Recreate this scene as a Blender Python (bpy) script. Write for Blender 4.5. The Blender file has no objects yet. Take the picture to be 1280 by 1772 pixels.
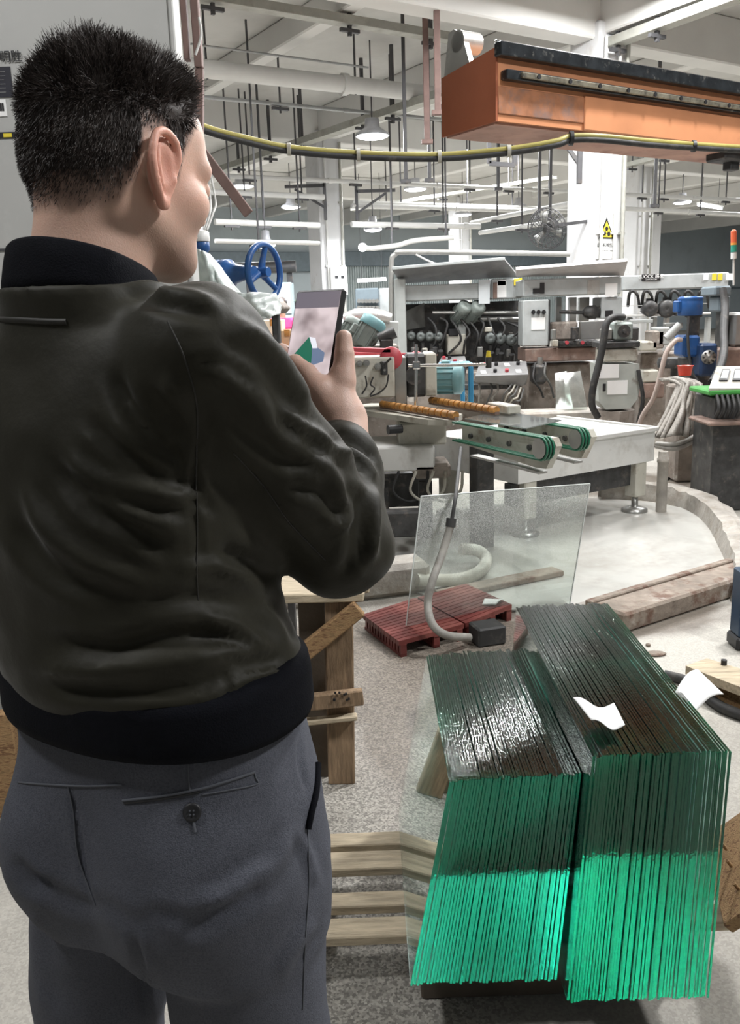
import bpy, bmesh, math, random
import numpy as np
from mathutils import Vector, Matrix, Euler
SC = bpy.context.scene
COL = SC.collection
rnd = random.Random(7)
# ---------------------------------------------------------------- camera
F_PX, PITCH, ROLL, CAM_H = 1500.0, math.radians(13.06), 0.033, 1.52
cd = bpy.data.cameras.new('camera'); cam = bpy.data.objects.new('camera', cd); COL.objects.link(cam)
cd.sensor_fit = 'HORIZONTAL'; cd.sensor_width = 36.0; cd.lens = 36.0 * F_PX / 1280.0
cd.clip_start = 0.02; cd.clip_end = 300
cam.matrix_world = Matrix.Translation((0, 0, CAM_H)) @ Matrix.Rotation(math.pi/2 - PITCH, 4, 'X') @ Matrix.Rotation(-ROLL, 4, 'Z')
SC.camera = cam
# ---------------------------------------------------------------- world, exposure
w = bpy.data.worlds.new('world'); SC.world = w; w.use_nodes = True
w.node_tree.nodes['Background'].inputs[0].default_value = (0.93, 0.97, 1.0, 1)
w.node_tree.nodes['Background'].inputs[1].default_value = 0.16
SC.view_settings.view_transform = 'Standard'; SC.view_settings.look = 'None'
SC.view_settings.gamma = 1.0; SC.view_settings.use_curve_mapping = False
SC.view_settings.exposure = 0.0
SC.cycles.max_bounces = 96; SC.cycles.transmission_bounces = 96; SC.cycles.glossy_bounces = 96; SC.cycles.diffuse_bounces = 3; SC.cycles.adaptive_threshold = .03
SC.cycles.transparent_max_bounces = 16; SC.cycles.sample_clamp_indirect = 6.0
# ---------------------------------------------------------------- hall axes: rows of columns run along AU and AV
HA = math.radians(57.8)
AU = Vector((math.sin(HA), math.cos(HA), 0)); AV = Vector((-AU.y, AU.x, 0)); AZ = Vector((0, 0, 1))
RZ_U = math.atan2(AU.y, AU.x)
def UV(u, v, z=0.0): return AU*u + AV*v + AZ*z
_c, _s = math.cos(PITCH), math.sin(PITCH); _cr, _sr = math.cos(ROLL), math.sin(ROLL)
def ray(px, py):                         # direction in which a point of the photograph lies
    xp, yp = (px-640)/F_PX, (886-py)/F_PX
    x = xp*_cr + yp*_sr; y = -xp*_sr + yp*_cr
    return Vector((x, y*_s + _c, y*_c - _s))
def P(px, py, Y):                        # ... met at distance Y
    d = ray(px, py); return Vector((0, 0, CAM_H)) + d*(Y/d.y)
def G(px, py, z=0.0):                    # ... met at height z
    d = ray(px, py); return Vector((0, 0, CAM_H)) + d*((z-CAM_H)/d.z)
def proj(pts):
    p = np.asarray(pts, float) - np.array([0, 0, CAM_H])
    x = p[:, 0]; y = p[:, 1]*_s + p[:, 2]*_c; z = p[:, 1]*_c - p[:, 2]*_s
    x, y = x/z, y/z
    return 640 + F_PX*(x*_cr - y*_sr), 886 - F_PX*(x*_sr + y*_cr), z
# ---------------------------------------------------------------- lights of the hall (three lamps outside the frame, then added fill lights; the lamps in view carry their own)
def area(name, loc, to, size, power, col=(1, 1, 1), spread=math.pi):
    ld = bpy.data.lights.new(name, 'AREA'); ld.shape = 'DISK'; ld.size = size; ld.energy = power; ld.color = col; ld.spread = spread
    o = bpy.data.objects.new(name, ld); COL.objects.link(o); o.location = loc
    o.rotation_euler = (Vector(to) - Vector(loc)).to_track_quat('-Z', 'Y').to_euler()
    return o
LAMP_W = 230
area("key_lamp", (2.6, 4.2, 4.7), (.4, 1.8, .3), .5, 190)
area("left_lamp", (-2.2, .5, 4.7), (-2.0, .9, 0), .55, 110)
area("right_lamp", (3.4, .7, 4.6), (.0, 1.2, .8), .5, 160)
area("fill_light", (2.4, 7.2, 4.9), (2.4, 7.2, 0), .9, 75)  # six added unseen overhead so the lower glass edges glow
area("fill_light", (2.3, 8.5, 4.9), (2.3, 8.5, 0), .9, 75)
area("fill_light", (-1.3, 7.4, 4.9), (-1.3, 7.4, 0), .9, 75)
area("fill_light", (-1.2, 8.6, 4.9), (-1.2, 8.6, 0), .9, 75)
area("fill_light", (0.9, 7.9, 4.9), (0.9, 7.9, 0), .9, 75)
area("fill_light", (0.1, 7.1, 4.9), (0.1, 7.1, 0), .9, 75)
area("fill_light", (5.5, 9.5, 4.7), (5.5, 9.5, 0), .55, 230)  # added unseen to brighten the background
area("fill_light", (3.0, 10.2, 4.9), (3.0, 10.2, 0), .6, 200)  # added unseen for sparkle on the glass tops
area("fill_light", (-3, 11, 4.7), (-3, 11, 0), .55, 200)  # from here on added without fixtures to brighten the far hall
area("fill_light", (9, 15, 4.7), (9, 15, 0), .55, 260)
area("fill_light", (2.5, 19, 4.7), (2.5, 19, 0), .55, 260)
area("fill_light", (10, 23, 4.7), (10, 23, 0), .55, 380)
area("fill_light", (1, 27, 4.7), (1, 27, 0), .55, 420)
area("fill_light", (16, 30, 4.7), (16, 30, 0), .55, 420)
area("fill_light", (8, 33, 4.7), (8, 33, 0), .55, 420)
area("fill_light", (22, 34, 4.7), (22, 34, 0), .55, 420)
# ---------------------------------------------------------------- materials
MATS = {}
def mat(name, base, rough=.6, metal=0.0, var=.12, vs=6.0, dirt=None, bump=0.0, bs=60.0, spec=.5, coat=0.0, trans=0.0, ior=1.45, emit=None, alpha=1.0, stretch=None, sheen=0.0):
    if name in MATS: return MATS[name]
    m = bpy.data.materials.new(name); m.use_nodes = True; MATS[name] = m
    nt = m.node_tree; N = nt.nodes; L = nt.links; b = N['Principled BSDF']
    b.inputs['Roughness'].default_value = rough; b.inputs['Metallic'].default_value = metal
    b.inputs['Specular IOR Level'].default_value = spec; b.inputs['Coat Weight'].default_value = coat
    b.inputs['Transmission Weight'].default_value = trans; b.inputs['IOR'].default_value = ior; b.inputs['Alpha'].default_value = alpha
    if sheen: b.inputs['Sheen Weight'].default_value = sheen; b.inputs['Sheen Roughness'].default_value = .4
    c4 = (*base, 1)
    b.inputs['Base Color'].default_value = c4
    if emit:
        b.inputs['Emission Color'].default_value = (*emit[0], 1); b.inputs['Emission Strength'].default_value = emit[1]
    tc = N.new('ShaderNodeTexCoord'); vec = tc.outputs['Object']
    if stretch:
        mp = N.new('ShaderNodeMapping'); mp.inputs['Scale'].default_value = stretch; L.new(vec, mp.inputs['Vector']); vec = mp.outputs[0]
    def noise(scale, detail=4, r=.55):
        n = N.new('ShaderNodeTexNoise'); n.inputs['Scale'].default_value = scale; n.inputs['Detail'].default_value = detail
        n.inputs['Roughness'].default_value = r; L.new(vec, n.inputs['Vector']); return n.outputs['Fac']
    def mix(fac, a, c):
        x = N.new('ShaderNodeMix'); x.data_type = 'RGBA'; L.new(fac, x.inputs['Factor'])
        for i, q in ((6, a), (7, c)):
            if isinstance(q, tuple): x.inputs[i].default_value = q
            else: L.new(q, x.inputs[i])
        return x.outputs[2]
    def ramp(fac, lo, hi):
        r = N.new('ShaderNodeMapRange'); r.inputs[1].default_value = lo; r.inputs[2].default_value = hi; L.new(fac, r.inputs[0]); return r.outputs[0]
    out = None
    if var:
        lo = tuple(max(0, x*(1-var)) for x in base) + (1,); hi = tuple(min(1, x*(1+var)) for x in base) + (1,)
        out = mix(ramp(noise(vs), .3, .7), lo, hi)
    if dirt:
        for (dc, lo, hi, sc, *am) in (dirt if isinstance(dirt, list) else [dirt]):
            f = ramp(noise(sc, 6, .65), lo, hi)
            if am:
                mm = N.new('ShaderNodeMath'); mm.operation = 'MULTIPLY'; mm.inputs[1].default_value = am[0]; L.new(f, mm.inputs[0]); f = mm.outputs[0]
            out = mix(f, out if out is not None else c4, (*dc, 1))
    if out is not None: L.new(out, b.inputs['Base Color'])
    if bump:
        bp = N.new('ShaderNodeBump'); bp.inputs['Strength'].default_value = bump; bp.inputs['Distance'].default_value = .01
        L.new(noise(bs, 5), bp.inputs['Height']); L.new(bp.outputs[0], b.inputs['Normal'])
    return m
# ---------------------------------------------------------------- mesh helpers
class MB:
    def __init__(s, M=None): s.v = []; s.f = []; s.mi = []; s.sm = []; s.M = M
    def add(s, vs, fs, mi=0, smooth=False, M=None):
        o = len(s.v); T = s.M
        if M is not None: T = M if T is None else T @ M
        for q in vs:
            q = Vector(q); s.v.append(T @ q if T is not None else q)
        for f in fs: s.f.append(tuple(o+i for i in f)); s.mi.append(mi); s.sm.append(smooth)
        return s
    def box(s, c, d, rz=0, b=0.0, mi=0, R=None, M=None):
        hx, hy, hz = d[0]/2, d[1]/2, d[2]/2
        b = min(b, hx*.95, hy*.95, hz*.95)
        if b <= 0:
            vs = [(x, y, z) for z in (-hz, hz) for y in (-hy, hy) for x in (-hx, hx)]
            fs = [(0,2,3,1),(4,5,7,6),(0,1,5,4),(2,6,7,3),(0,4,6,2),(1,3,7,5)]
        else:                                # chamfered box
            vs = []; idx = {}
            for sx in (-1, 1):
                for sy in (-1, 1):
                    for sz in (-1, 1):
                        for ax in range(3):
                            p = [sx*(hx-b), sy*(hy-b), sz*(hz-b)]; p[ax] = (sx*hx, sy*hy, sz*hz)[ax]
                            idx[(sx, sy, sz, ax)] = len(vs); vs.append(tuple(p))
            fs = []
            for ax in range(3):
                a1, a2 = (ax+1) % 3, (ax+2) % 3
                for sg in (-1, 1):
                    q = []
                    for (u, v2) in ((-1,-1),(1,-1),(1,1),(-1,1)):
                        k = [0]*3; k[ax] = sg; k[a1] = u; k[a2] = v2; q.append(idx[(*k, ax)])
                    fs.append(tuple(q if sg > 0 else q[::-1]))
            for ax in range(3):
                a1, a2 = (ax+1) % 3, (ax+2) % 3
                for u in (-1, 1):
                    for v2 in (-1, 1):
                        ka = [0]*3; ka[ax] = -1; ka[a1] = u; ka[a2] = v2; kb = list(ka); kb[ax] = 1
                        q = (idx[(*ka, a1)], idx[(*kb, a1)], idx[(*kb, a2)], idx[(*ka, a2)])
                        fs.append(q if u*v2 < 0 else q[::-1])
            for sx in (-1, 1):
                for sy in (-1, 1):
                    for sz in (-1, 1):
                        q = (idx[(sx,sy,sz,0)], idx[(sx,sy,sz,1)], idx[(sx,sy,sz,2)])
                        fs.append(q if sx*sy*sz > 0 else q[::-1])
        T = Matrix.Translation(c)
        if R is not None: T = T @ R.to_4x4()
        elif rz: T = T @ Matrix.Rotation(rz, 4, 'Z')
        if M is not None: T = M @ T
        return s.add(vs, fs, mi, False, T)
    def beam(s, p0, p1, wd, ht, b=0.0, mi=0, up=AZ):  # box from p0 to p1: wd sideways, ht along 'up'
        p0, p1 = Vector(p0), Vector(p1); d = p1-p0; x = d.normalized()
        y = up.cross(x)
        if y.length < 1e-4: y = Vector((0, 1, 0)).cross(x)
        y.normalize(); z = x.cross(y)
        R = Matrix((x, y, z)).transposed()
        return s.box((p0+p1)/2, (d.length, wd, ht), b=b, mi=mi, R=R)
    def cyl(s, p0, p1, r0, r1=None, n=16, mi=0, caps=True, smooth=True):
        r1 = r0 if r1 is None else r1
        return s.lathe(p0, Vector(p1)-Vector(p0), [(r0, 0), (r1, (Vector(p1)-Vector(p0)).length)], n, mi, caps, smooth)
    def lathe(s, p0, axis, prof, n=20, mi=0, caps=True, smooth=True):  # prof: (radius, height along axis)
        z = Vector(axis).normalized(); a = Vector((1, 0, 0)) if abs(z.x) < .8 else Vector((0, 1, 0))
        x = a.cross(z).normalized(); y = z.cross(x); p0 = Vector(p0)
        vs = []; fs = []
        for (r, h) in prof:
            for k in range(n):
                t = 2*math.pi*k/n; vs.append(p0 + z*h + (x*math.cos(t) + y*math.sin(t))*max(r, 1e-5))
        for i in range(len(prof)-1):
            for k in range(n): fs.append((i*n+k, i*n+(k+1) % n, (i+1)*n+(k+1) % n, (i+1)*n+k))
        s.add(vs, fs, mi, smooth)
        if caps:
            m = len(prof)-1
            s.add(vs[:n], [tuple(range(n))[::-1]], mi); s.add(vs[m*n:], [tuple(range(n))], mi)
        return s
    def tube(s, pts, r, n=10, mi=0, caps=True, closed=False):
        pts = [Vector(p) for p in pts]; m = len(pts); vs = []; fs = []
        rr = r if isinstance(r, (list, tuple)) else [r]*m
        t0 = (pts[1]-pts[0]).normalized(); up = Vector((0, 0, 1)) if abs(t0.z) < .9 else Vector((1, 0, 0))
        x = up.cross(t0).normalized()
        for i, p in enumerate(pts):
            if closed: t = pts[(i+1) % m]-pts[i-1]
            else: t = pts[min(i+1, m-1)]-pts[max(i-1, 0)]
            t.normalize(); x = (x - t*x.dot(t)).normalized(); y = t.cross(x)
            for k in range(n):
                a = 2*math.pi*k/n; vs.append(p + (x*math.cos(a) + y*math.sin(a))*rr[i])
        for i in range(m if closed else m-1):
            j = (i+1) % m
            for k in range(n): fs.append((i*n+k, i*n+(k+1) % n, j*n+(k+1) % n, j*n+k))
        s.add(vs, fs, mi, True)
        if caps and not closed:
            s.add(vs[:n], [tuple(range(n))[::-1]], mi); s.add(vs[-n:], [tuple(range(n))], mi)
        return s
    def prism(s, poly, off, mi=0):           # closed polygon swept by the vector off
        poly = [Vector(p) for p in poly]; off = Vector(off); n = len(poly)
        nv = Vector((0, 0, 0))
        for i in range(n): nv += poly[i].cross(poly[(i+1) % n])
        if nv.dot(off) > 0: poly = poly[::-1]
        vs = poly + [p+off for p in poly]
        fs = [tuple(range(n)), tuple(range(2*n-1, n-1, -1))] + [(i, i+n, (i+1) % n+n, (i+1) % n) for i in range(n)]
        fs[1] = tuple(range(n, 2*n))[::-1]
        return s.add(vs, fs, mi)
    def sphere(s, c, r, n=16, m=10, mi=0, sc=(1, 1, 1)):
        vs = []; fs = []; c = Vector(c)
        for i in range(m+1):
            t = math.pi*i/m
            for k in range(n):
                a = 2*math.pi*k/n; vs.append(c + Vector((r*sc[0]*math.sin(t)*math.cos(a), r*sc[1]*math.sin(t)*math.sin(a), -r*sc[2]*math.cos(t))))
        for i in range(m):
            for k in range(n): fs.append((i*n+k, i*n+(k+1) % n, (i+1)*n+(k+1) % n, (i+1)*n+k))
        return s.add(vs, fs, mi, True)
    def grid(s, rows, mi=0, smooth=True, thick=0.0):   # rows of points
        m, n = len(rows), len(rows[0]); vs = [Vector(p) for r in rows for p in r]
        fs = [(i*n+j, i*n+j+1, (i+1)*n+j+1, (i+1)*n+j) for i in range(m-1) for j in range(n-1)]
        if thick:
            nor = [Vector((0, 0, 0)) for _ in vs]
            for f in fs:
                q = (vs[f[2]]-vs[f[0]]).cross(vs[f[3]]-vs[f[1]])
                for i in f: nor[i] += q
            k = len(vs); vs = vs + [v - q.normalized()*thick for v, q in zip(vs, nor)]
            rim = [j for j in range(n)] + [i*n+n-1 for i in range(1, m)] + [(m-1)*n+j for j in range(n-2, -1, -1)] + [i*n for i in range(m-2, 0, -1)]
            fs = fs + [tuple(k+i for i in f[::-1]) for f in fs] + [(rim[i], rim[i]+k, rim[(i+1) % len(rim)]+k, rim[(i+1) % len(rim)]) for i in range(len(rim))]
        return s.add(vs, fs, mi, smooth)
    def build(s, name, mats, parent=None, label=None, kind=None):
        if not isinstance(mats, (list, tuple)): mats = [mats]
        me = bpy.data.meshes.new(name); org = WLOC.get(parent.name, Vector((0, 0, 0))) if parent is not None else Vector((0, 0, 0))
        if parent is None:
            lo = Vector([min(q[i] for q in s.v) for i in range(3)]); hi = Vector([max(q[i] for q in s.v) for i in range(3)])
            org = Vector(((lo.x+hi.x)/2, (lo.y+hi.y)/2, lo.z))
        me.from_pydata([q-org for q in s.v], [], s.f)
        me.polygons.foreach_set('material_index', s.mi); me.polygons.foreach_set('use_smooth', s.sm)
        for m in mats: me.materials.append(m)
        me.update()
        o = bpy.data.objects.new(name, me); COL.objects.link(o)
        if parent is not None: o.parent = parent
        else: o.location = org
        WLOC[o.name] = org
        if label: o['label'] = label
        if kind: o['kind'] = kind
        return o
WLOC = {}
def tag(o, label, cat, group=None):
    o['label'] = label; o['category'] = cat
    if group: o['group'] = group
    return o
def thing(name, loc, label, cat, group=None):
    o = bpy.data.objects.new(name, None); COL.objects.link(o); o.location = loc; o.empty_display_size = .1
    WLOC[o.name] = Vector(loc); return tag(o, label, cat, group)
def struct(mb, name, m, parent=None): return mb.build(name, m, parent, kind='structure' if parent is None else None)
def one(mb, name, m, label, cat, group=None): return tag(mb.build(name, m), label, cat, group)
def copy_tree(o, parent=None, loc=None, rz=None, label=None, group=None):
    c = o.copy(); COL.objects.link(c); c.parent = parent
    if loc is not None: c.location = loc
    if rz is not None: c.rotation_euler = (0, 0, rz)
    if label: c['label'] = label
    if group: c['group'] = group
    for ch in list(o.children): copy_tree(ch, c)
    return c
def bez(pts, n=8):                           # smooth curve through points (Catmull-Rom)
    pts = [Vector(p) for p in pts]; q = [pts[0]*2-pts[1]] + pts + [pts[-1]*2-pts[-2]]; out = []
    for i in range(1, len(q)-2):
        for k in range(n):
            t = k/n; a, b, c, d = q[i-1], q[i], q[i+1], q[i+2]
            out.append(.5*((2*b) + (c-a)*t + (2*a-5*b+4*c-d)*t*t + (3*b-a-3*c+d)*t**3))
    return out + [pts[-1]]
def text(s, size, loc, xdir, ydir, m, name, parent, depth=.0008):  # lettering as a mesh part, s centred at loc
    cu = bpy.data.curves.new('lettering', 'FONT'); cu.body = s; cu.size = size; cu.align_x = 'CENTER'; cu.align_y = 'CENTER'; cu.extrude = depth
    t = bpy.data.objects.new('lettering', cu); COL.objects.link(t)
    bpy.context.view_layer.update()
    me = bpy.data.meshes.new_from_object(t.evaluated_get(bpy.context.evaluated_depsgraph_get()))
    bpy.data.objects.remove(t)
    x = Vector(xdir).normalized(); y = Vector(ydir); y = (y - x*y.dot(x)).normalized(); z = x.cross(y)
    R = Matrix((x, y, z)).transposed().to_4x4()
    me.transform(Matrix.Translation(Vector(loc) - WLOC.get(parent.name, Vector((0, 0, 0)))) @ R)
    me.materials.clear(); me.materials.append(m)
    o = bpy.data.objects.new(name, me); COL.objects.link(o); o.parent = parent; WLOC[o.name] = WLOC.get(parent.name, Vector((0,0,0)))
    return o
# ---------------------------------------------------------------- setting
CEIL = 5.3
m_white = mat('white_paint', (.62, .62, .60), .55, dirt=[((.45, .42, .38), .55, .8, 3, .5)])
m_ceil = mat('ceiling_plaster', (.60, .595, .57), .8, var=.06, vs=1.2, dirt=[((.38, .37, .34), .45, .8, .7, .7)])
m_beamw = mat('ceiling_beam_paint', (.72, .715, .69), .8, var=.05, vs=1.5)
m_steel = mat('galvanised_steel', (.42, .42, .40), .45, .6, dirt=((.2, .17, .13), .55, .8, 9, .6))
m_dsteel = mat('dark_steel', (.10, .10, .105), .5, .5, dirt=((.2, .16, .12), .55, .75, 8, .5))
m_traysteel = mat('tray_steel', (.40, .40, .36), .5, .3, dirt=((.22, .19, .14), .5, .8, 5, .6))
m_brown = mat('brown_primer_steel', (.20, .13, .115), .6, .1, var=.2)
m_grey = mat('machine_grey', (.38, .40, .39), .45, dirt=[((.25, .22, .18), .58, .78, 6, .7)])
m_pgrey = mat('panel_grey', (.42, .445, .445), .4, dirt=[((.26, .24, .21), .56, .8, 5, .6), ((.16, .13, .1), .66, .74, 16, .5)])
m_black = mat('black_plastic', (.018, .018, .02), .45, var=.2)
m_rubber = mat('black_rubber', (.03, .03, .03), .6, var=.3, dirt=((.2, .18, .15), .55, .8, 14, .5))
m_chrome = mat('polished_steel', (.7, .7, .7), .18, 1.0, var=.05)
# floor: concrete with dried slurry, wet grit
def floor_mat():
    m = mat('shop_floor_concrete', (.50, .475, .425), .75, var=.0)
    nt = m.node_tree; N = nt.nodes; L = nt.links; b = N['Principled BSDF']
    geo = N.new('ShaderNodeNewGeometry')
    def noise(sc, d=5, r=.6):
        n = N.new('ShaderNodeTexNoise'); n.inputs['Scale'].default_value = sc; n.inputs['Detail'].default_value = d; n.inputs['Roughness'].default_value = r
        L.new(geo.outputs['Position'], n.inputs['Vector']); return n.outputs['Fac']
    def mr(f, lo, hi, a=0, c=1):
        r = N.new('ShaderNodeMapRange'); r.inputs[1].default_value = lo; r.inputs[2].default_value = hi; r.inputs[3].default_value = a; r.inputs[4].default_value = c; L.new(f, r.inputs[0]); return r.outputs[0]
    def mth(op, a, c):
        x = N.new('ShaderNodeMath'); x.operation = op
        for i, q in enumerate((a, c)):
            if isinstance(q, (int, float)): x.inputs[i].default_value = q
            else: L.new(q, x.inputs[i])
        return x.outputs[0]
    def mix(f, a, c):
        x = N.new('ShaderNodeMix'); x.data_type = 'RGBA'; L.new(f, x.inputs['Factor'])
        for i, q in ((6, a), (7, c)):
            if isinstance(q, tuple): x.inputs[i].default_value = (*q, 1)
            else: L.new(q, x.inputs[i])
        return x.outputs[2]
    def blob(cx, cy, rx, ry, rag=.5, nsc=2.5, soft=.25):    # a ragged patch of its own shape
        mp = N.new('ShaderNodeMapping'); mp.vector_type = 'TEXTURE'; mp.inputs['Location'].default_value = (cx, cy, 0); mp.inputs['Scale'].default_value = (rx, ry, 1)
        L.new(geo.outputs['Position'], mp.inputs['Vector'])
        ln = N.new('ShaderNodeVectorMath'); ln.operation = 'LENGTH'; L.new(mp.outputs[0], ln.inputs[0])
        d = mth('ADD', ln.outputs['Value'], mth('MULTIPLY', mth('SUBTRACT', noise(nsc, 6), .5), rag*2))
        return mr(d, 1+soft/2, 1-soft/2)
    c = mix(mr(noise(1.3), .3, .7), (.30, .285, .255), (.42, .40, .36))
    c = mix(mth('MULTIPLY', mr(noise(.35, 6), .5, .62), .6), c, (.30, .275, .24))
    slurry = mth('MAXIMUM', blob(1.55, 3.45, .85, .55, .35), blob(2.6, 6.6, 1.4, 1.0, .5))
    c = mix(slurry, c, (.47, .45, .405))
    wet = mth('MAXIMUM', mth('MAXIMUM', blob(.0, 3.55, .75, .62, .25), blob(.5, 3.0, .62, .85, .25)), mth('MAXIMUM', blob(3.0, 7.2, 1.6, .5, .5), blob(.9, 4.1, .9, .35, .4)))  # wet floor; the second patch is put behind the stacks to darken the glass
    wet = mth('MULTIPLY', wet, .85)
    c = mix(wet, c, (.16, .135, .11))
    glass_darkener = mth('MAXIMUM', blob(.54, 2.95, .40, .52, .12, 4, .2), mth('MAXIMUM', blob(.33, 2.56, .24, .30, .1, 4, .2), blob(.62, 2.5, .26, .3, .1, 4, .2)))  # near-black patch added behind the stacks so upper glass edges look dark
    c = mix(glass_darkener, c, (.030, .028, .024))
    wet = mth('MULTIPLY', wet, mth('SUBTRACT', 1, glass_darkener))
    vo = N.new('ShaderNodeTexVoronoi'); vo.inputs['Scale'].default_value = 170; L.new(geo.outputs['Position'], vo.inputs['Vector'])
    bw = N.new('ShaderNodeSeparateColor'); L.new(vo.outputs['Color'], bw.inputs[0])
    speck = mr(bw.outputs[0], .15, .9, .62, 1.38)
    grit = mth('MAXIMUM', blob(.0, 3.5, .9, .8, .3), blob(-.05, 2.4, .5, .9, .35))
    k = mth('ADD', 1, mth('MULTIPLY', mth('SUBTRACT', speck, 1), mth('ADD', .3, mth('MULTIPLY', grit, .8))))
    vm = N.new('ShaderNodeVectorMath'); vm.operation = 'SCALE'; L.new(c, vm.inputs[0]); L.new(k, vm.inputs['Scale'])
    spots = mr(noise(16, 3, .8), .72, .77)
    c2 = mix(mth('MULTIPLY', spots, .7), vm.outputs[0], (.09, .08, .07))
    L.new(c2, b.inputs['Base Color'])
    L.new(mth('SUBTRACT', .75, mth('MULTIPLY', wet, .5)), b.inputs['Roughness'])
    bp = N.new('ShaderNodeBump'); bp.inputs['Strength'].default_value = .25; bp.inputs['Distance'].default_value = .01
    L.new(mth('ADD', noise(25, 6), mth('MULTIPLY', speck, mth('MULTIPLY', grit, .3))), bp.inputs['Height']); L.new(bp.outputs[0], b.inputs['Normal'])
    return m
U0, U1, V0, V1 = -16.0, 46.0, -7.0, 30.2
def slab(name, u0, u1, v0, v1, z0, z1, m, parent=None):
    mb = MB(); mb.prism([UV(u0, v0, z0), UV(u1, v0, z0), UV(u1, v1, z0), UV(u0, v1, z0)], (0, 0, z1-z0)); return struct(mb, name, m, parent)
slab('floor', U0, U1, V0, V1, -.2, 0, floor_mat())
ceil = slab('ceiling', U0, U1, V0, V1, CEIL, CEIL+.2, m_ceil)
for v in (1.4, 8.5, 15.6, 22.7):
    mb = MB(); mb.box(UV((U0+U1)/2, v, CEIL-.3), (U1-U0, .35, .6), RZ_U, .02); mb.build('cross_beam', m_beamw, ceil)
for u in (0, 9, 18, 27, 36):
    mb = MB(); mb.box(UV(u, (V0+V1)/2, CEIL-.275), (.35, V1-V0, .55), RZ_U, .02); mb.build('main_beam', m_beamw, ceil)
for u in (3, 6, 12, 15, 21, 24, 30, 33):
    mb = MB(); mb.box(UV(u, (V0+V1)/2, CEIL-.16), (.22, V1-V0, .32), RZ_U, .02); mb.build('secondary_beam', m_beamw, ceil)
# back wall: ribbed sheet in the middle, flat sheet elsewhere
m_ribs = mat('ribbed_wall_sheet', (.44, .50, .505), .5, dirt=((.28, .29, .28), .5, .8, 1.5, .5))
m_flatwall = mat('flat_wall_sheet', (.46, .52, .545), .55, var=.05, vs=.6, dirt=((.3, .33, .35), .5, .8, .8, .5))
m_valance = mat('dark_blue_fascia', (.16, .20, .225), .5, var=.1)
wb = slab('wall_back', U0, U1, V1, V1+.2, 0, CEIL, m_flatwall)
def on_back(px, py): d = ray(px, py); return Vector((0, 0, CAM_H)) + d*((V1-.02)/(d.dot(AV)))
def u_back(px): return on_back(px, 500).dot(AU)
ua, ub = u_back(600), u_back(1010)
mb = MB(); rows = [[], []]
n = int((ub-ua)/.11)
for i in range(n):
    for (du, dv) in ((0, 0), (.035, 0), (.045, -.05), (.1, -.05)):
        p = UV(ua+i*.11+du, V1-.02+dv); rows[0].append(p+AZ*.0); rows[1].append(p+AZ*3.3)
mb.grid(rows, smooth=False); mb.build('ribbed_sheet', m_ribs, wb)
for (pa, pb, z0, z1) in ((300, 560, 3.05, 3.75), (590, 1010, 3.25, 3.8)):
    mb = MB(); mb.box(UV((u_back(pa)+u_back(pb))/2, V1-.15, (z0+z1)/2), (u_back(pb)-u_back(pa), .3, z1-z0), RZ_U, .02); mb.build('fascia', m_valance, wb)
for (z) in (2.1,):
    mb = MB(); mb.box(UV((u_back(1160)+U1)/2, V1-.05, z), (U1-u_back(1160), .08, .1), RZ_U); mb.build('wall_rail', m_valance, wb)
mb = MB()
slab('wall_right', U1, U1+.2, V0, V1, 0, CEIL, m_flatwall)
slab('wall_left', U0-.2, U0, V0, V1, 0, CEIL, m_flatwall)
# window and doorway of the back wall, seen under the dark fascia
m_warm = mat('window_daylight', (.9, .85, .7), .5, var=0, emit=((1, .93, .78), 1.1))
m_glass = mat('clear_glass', (.95, 1, .98), .02, var=0, trans=1.0, ior=1.45)
m_frame = mat('window_frame_paint', (.42, .36, .32), .6)
for k, (pa, pb, ya, yb) in enumerate(((487, 519, 441, 461), (521, 556, 441, 462))):
    c0, c1 = on_back(pa, yb), on_back(pb, ya); z0, z1 = c0.z, c1.z; u0, u1 = c0.dot(AU), c1.dot(AU)
    wn = MB(); wn.box(UV((u0+u1)/2, V1-.03, (z0+z1)/2), (u1-u0, .02, z1-z0), RZ_U); wo = struct(wn, 'window_%d' % (k+1), m_warm)
    f = MB()
    for (uu, w2) in ((u0, .1), (u1, .1), ((u0+u1)/2, .05)): f.box(UV(uu, V1-.06, (z0+z1)/2), (w2, .06, z1-z0+.1), RZ_U)
    for zz in (z0, z1): f.box(UV((u0+u1)/2, V1-.06, zz), (u1-u0, .06, .1), RZ_U)
    f.build('window_frame', m_frame, wo)
# columns of the grid
m_col = mat('column_paint', (.68, .685, .69), .6, var=.05, vs=2, dirt=[((.42, .36, .30), .6, .75, 3.5, .45), ((.25, .22, .2), .68, .76, 14, .5)])
cols = []
for (u, v) in ((9, 8.5), (9, 15.6), (9, 22.7), (18, 15.6), (18, 22.7), (27, 22.7), (9, 29.6), (27, 15.6), (18, 8.5), (0, 15.6)):
    mb = MB(); mb.box(UV(u, v, (CEIL-.4)/2), (.52, .52, CEIL-.4), RZ_U, .025)
    o = mb.build('column', m_col, None, kind='structure'); cols.append(o)
# pipes fixed to the columns
for i, (u, v) in enumerate(((9, 8.5), (9, 15.6), (18, 15.6), (18, 22.7))):
    for du in ((-.15, .2) if i else (-.2, .05, .19)):
        mb = MB(); mb.cyl(UV(u+du, v-.31, .6), UV(u+du, v-.31, CEIL-.6), .022 if du < .1 else .03, n=8)
        for z in (1.2, 2.4, 3.6): mb.box(UV(u+du, v-.285, z), (.1, .06, .03), RZ_U)
        mb.build('conduit', m_white if du < .1 else m_traysteel, cols[(0, 1, 3, 4)[i]])
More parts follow.
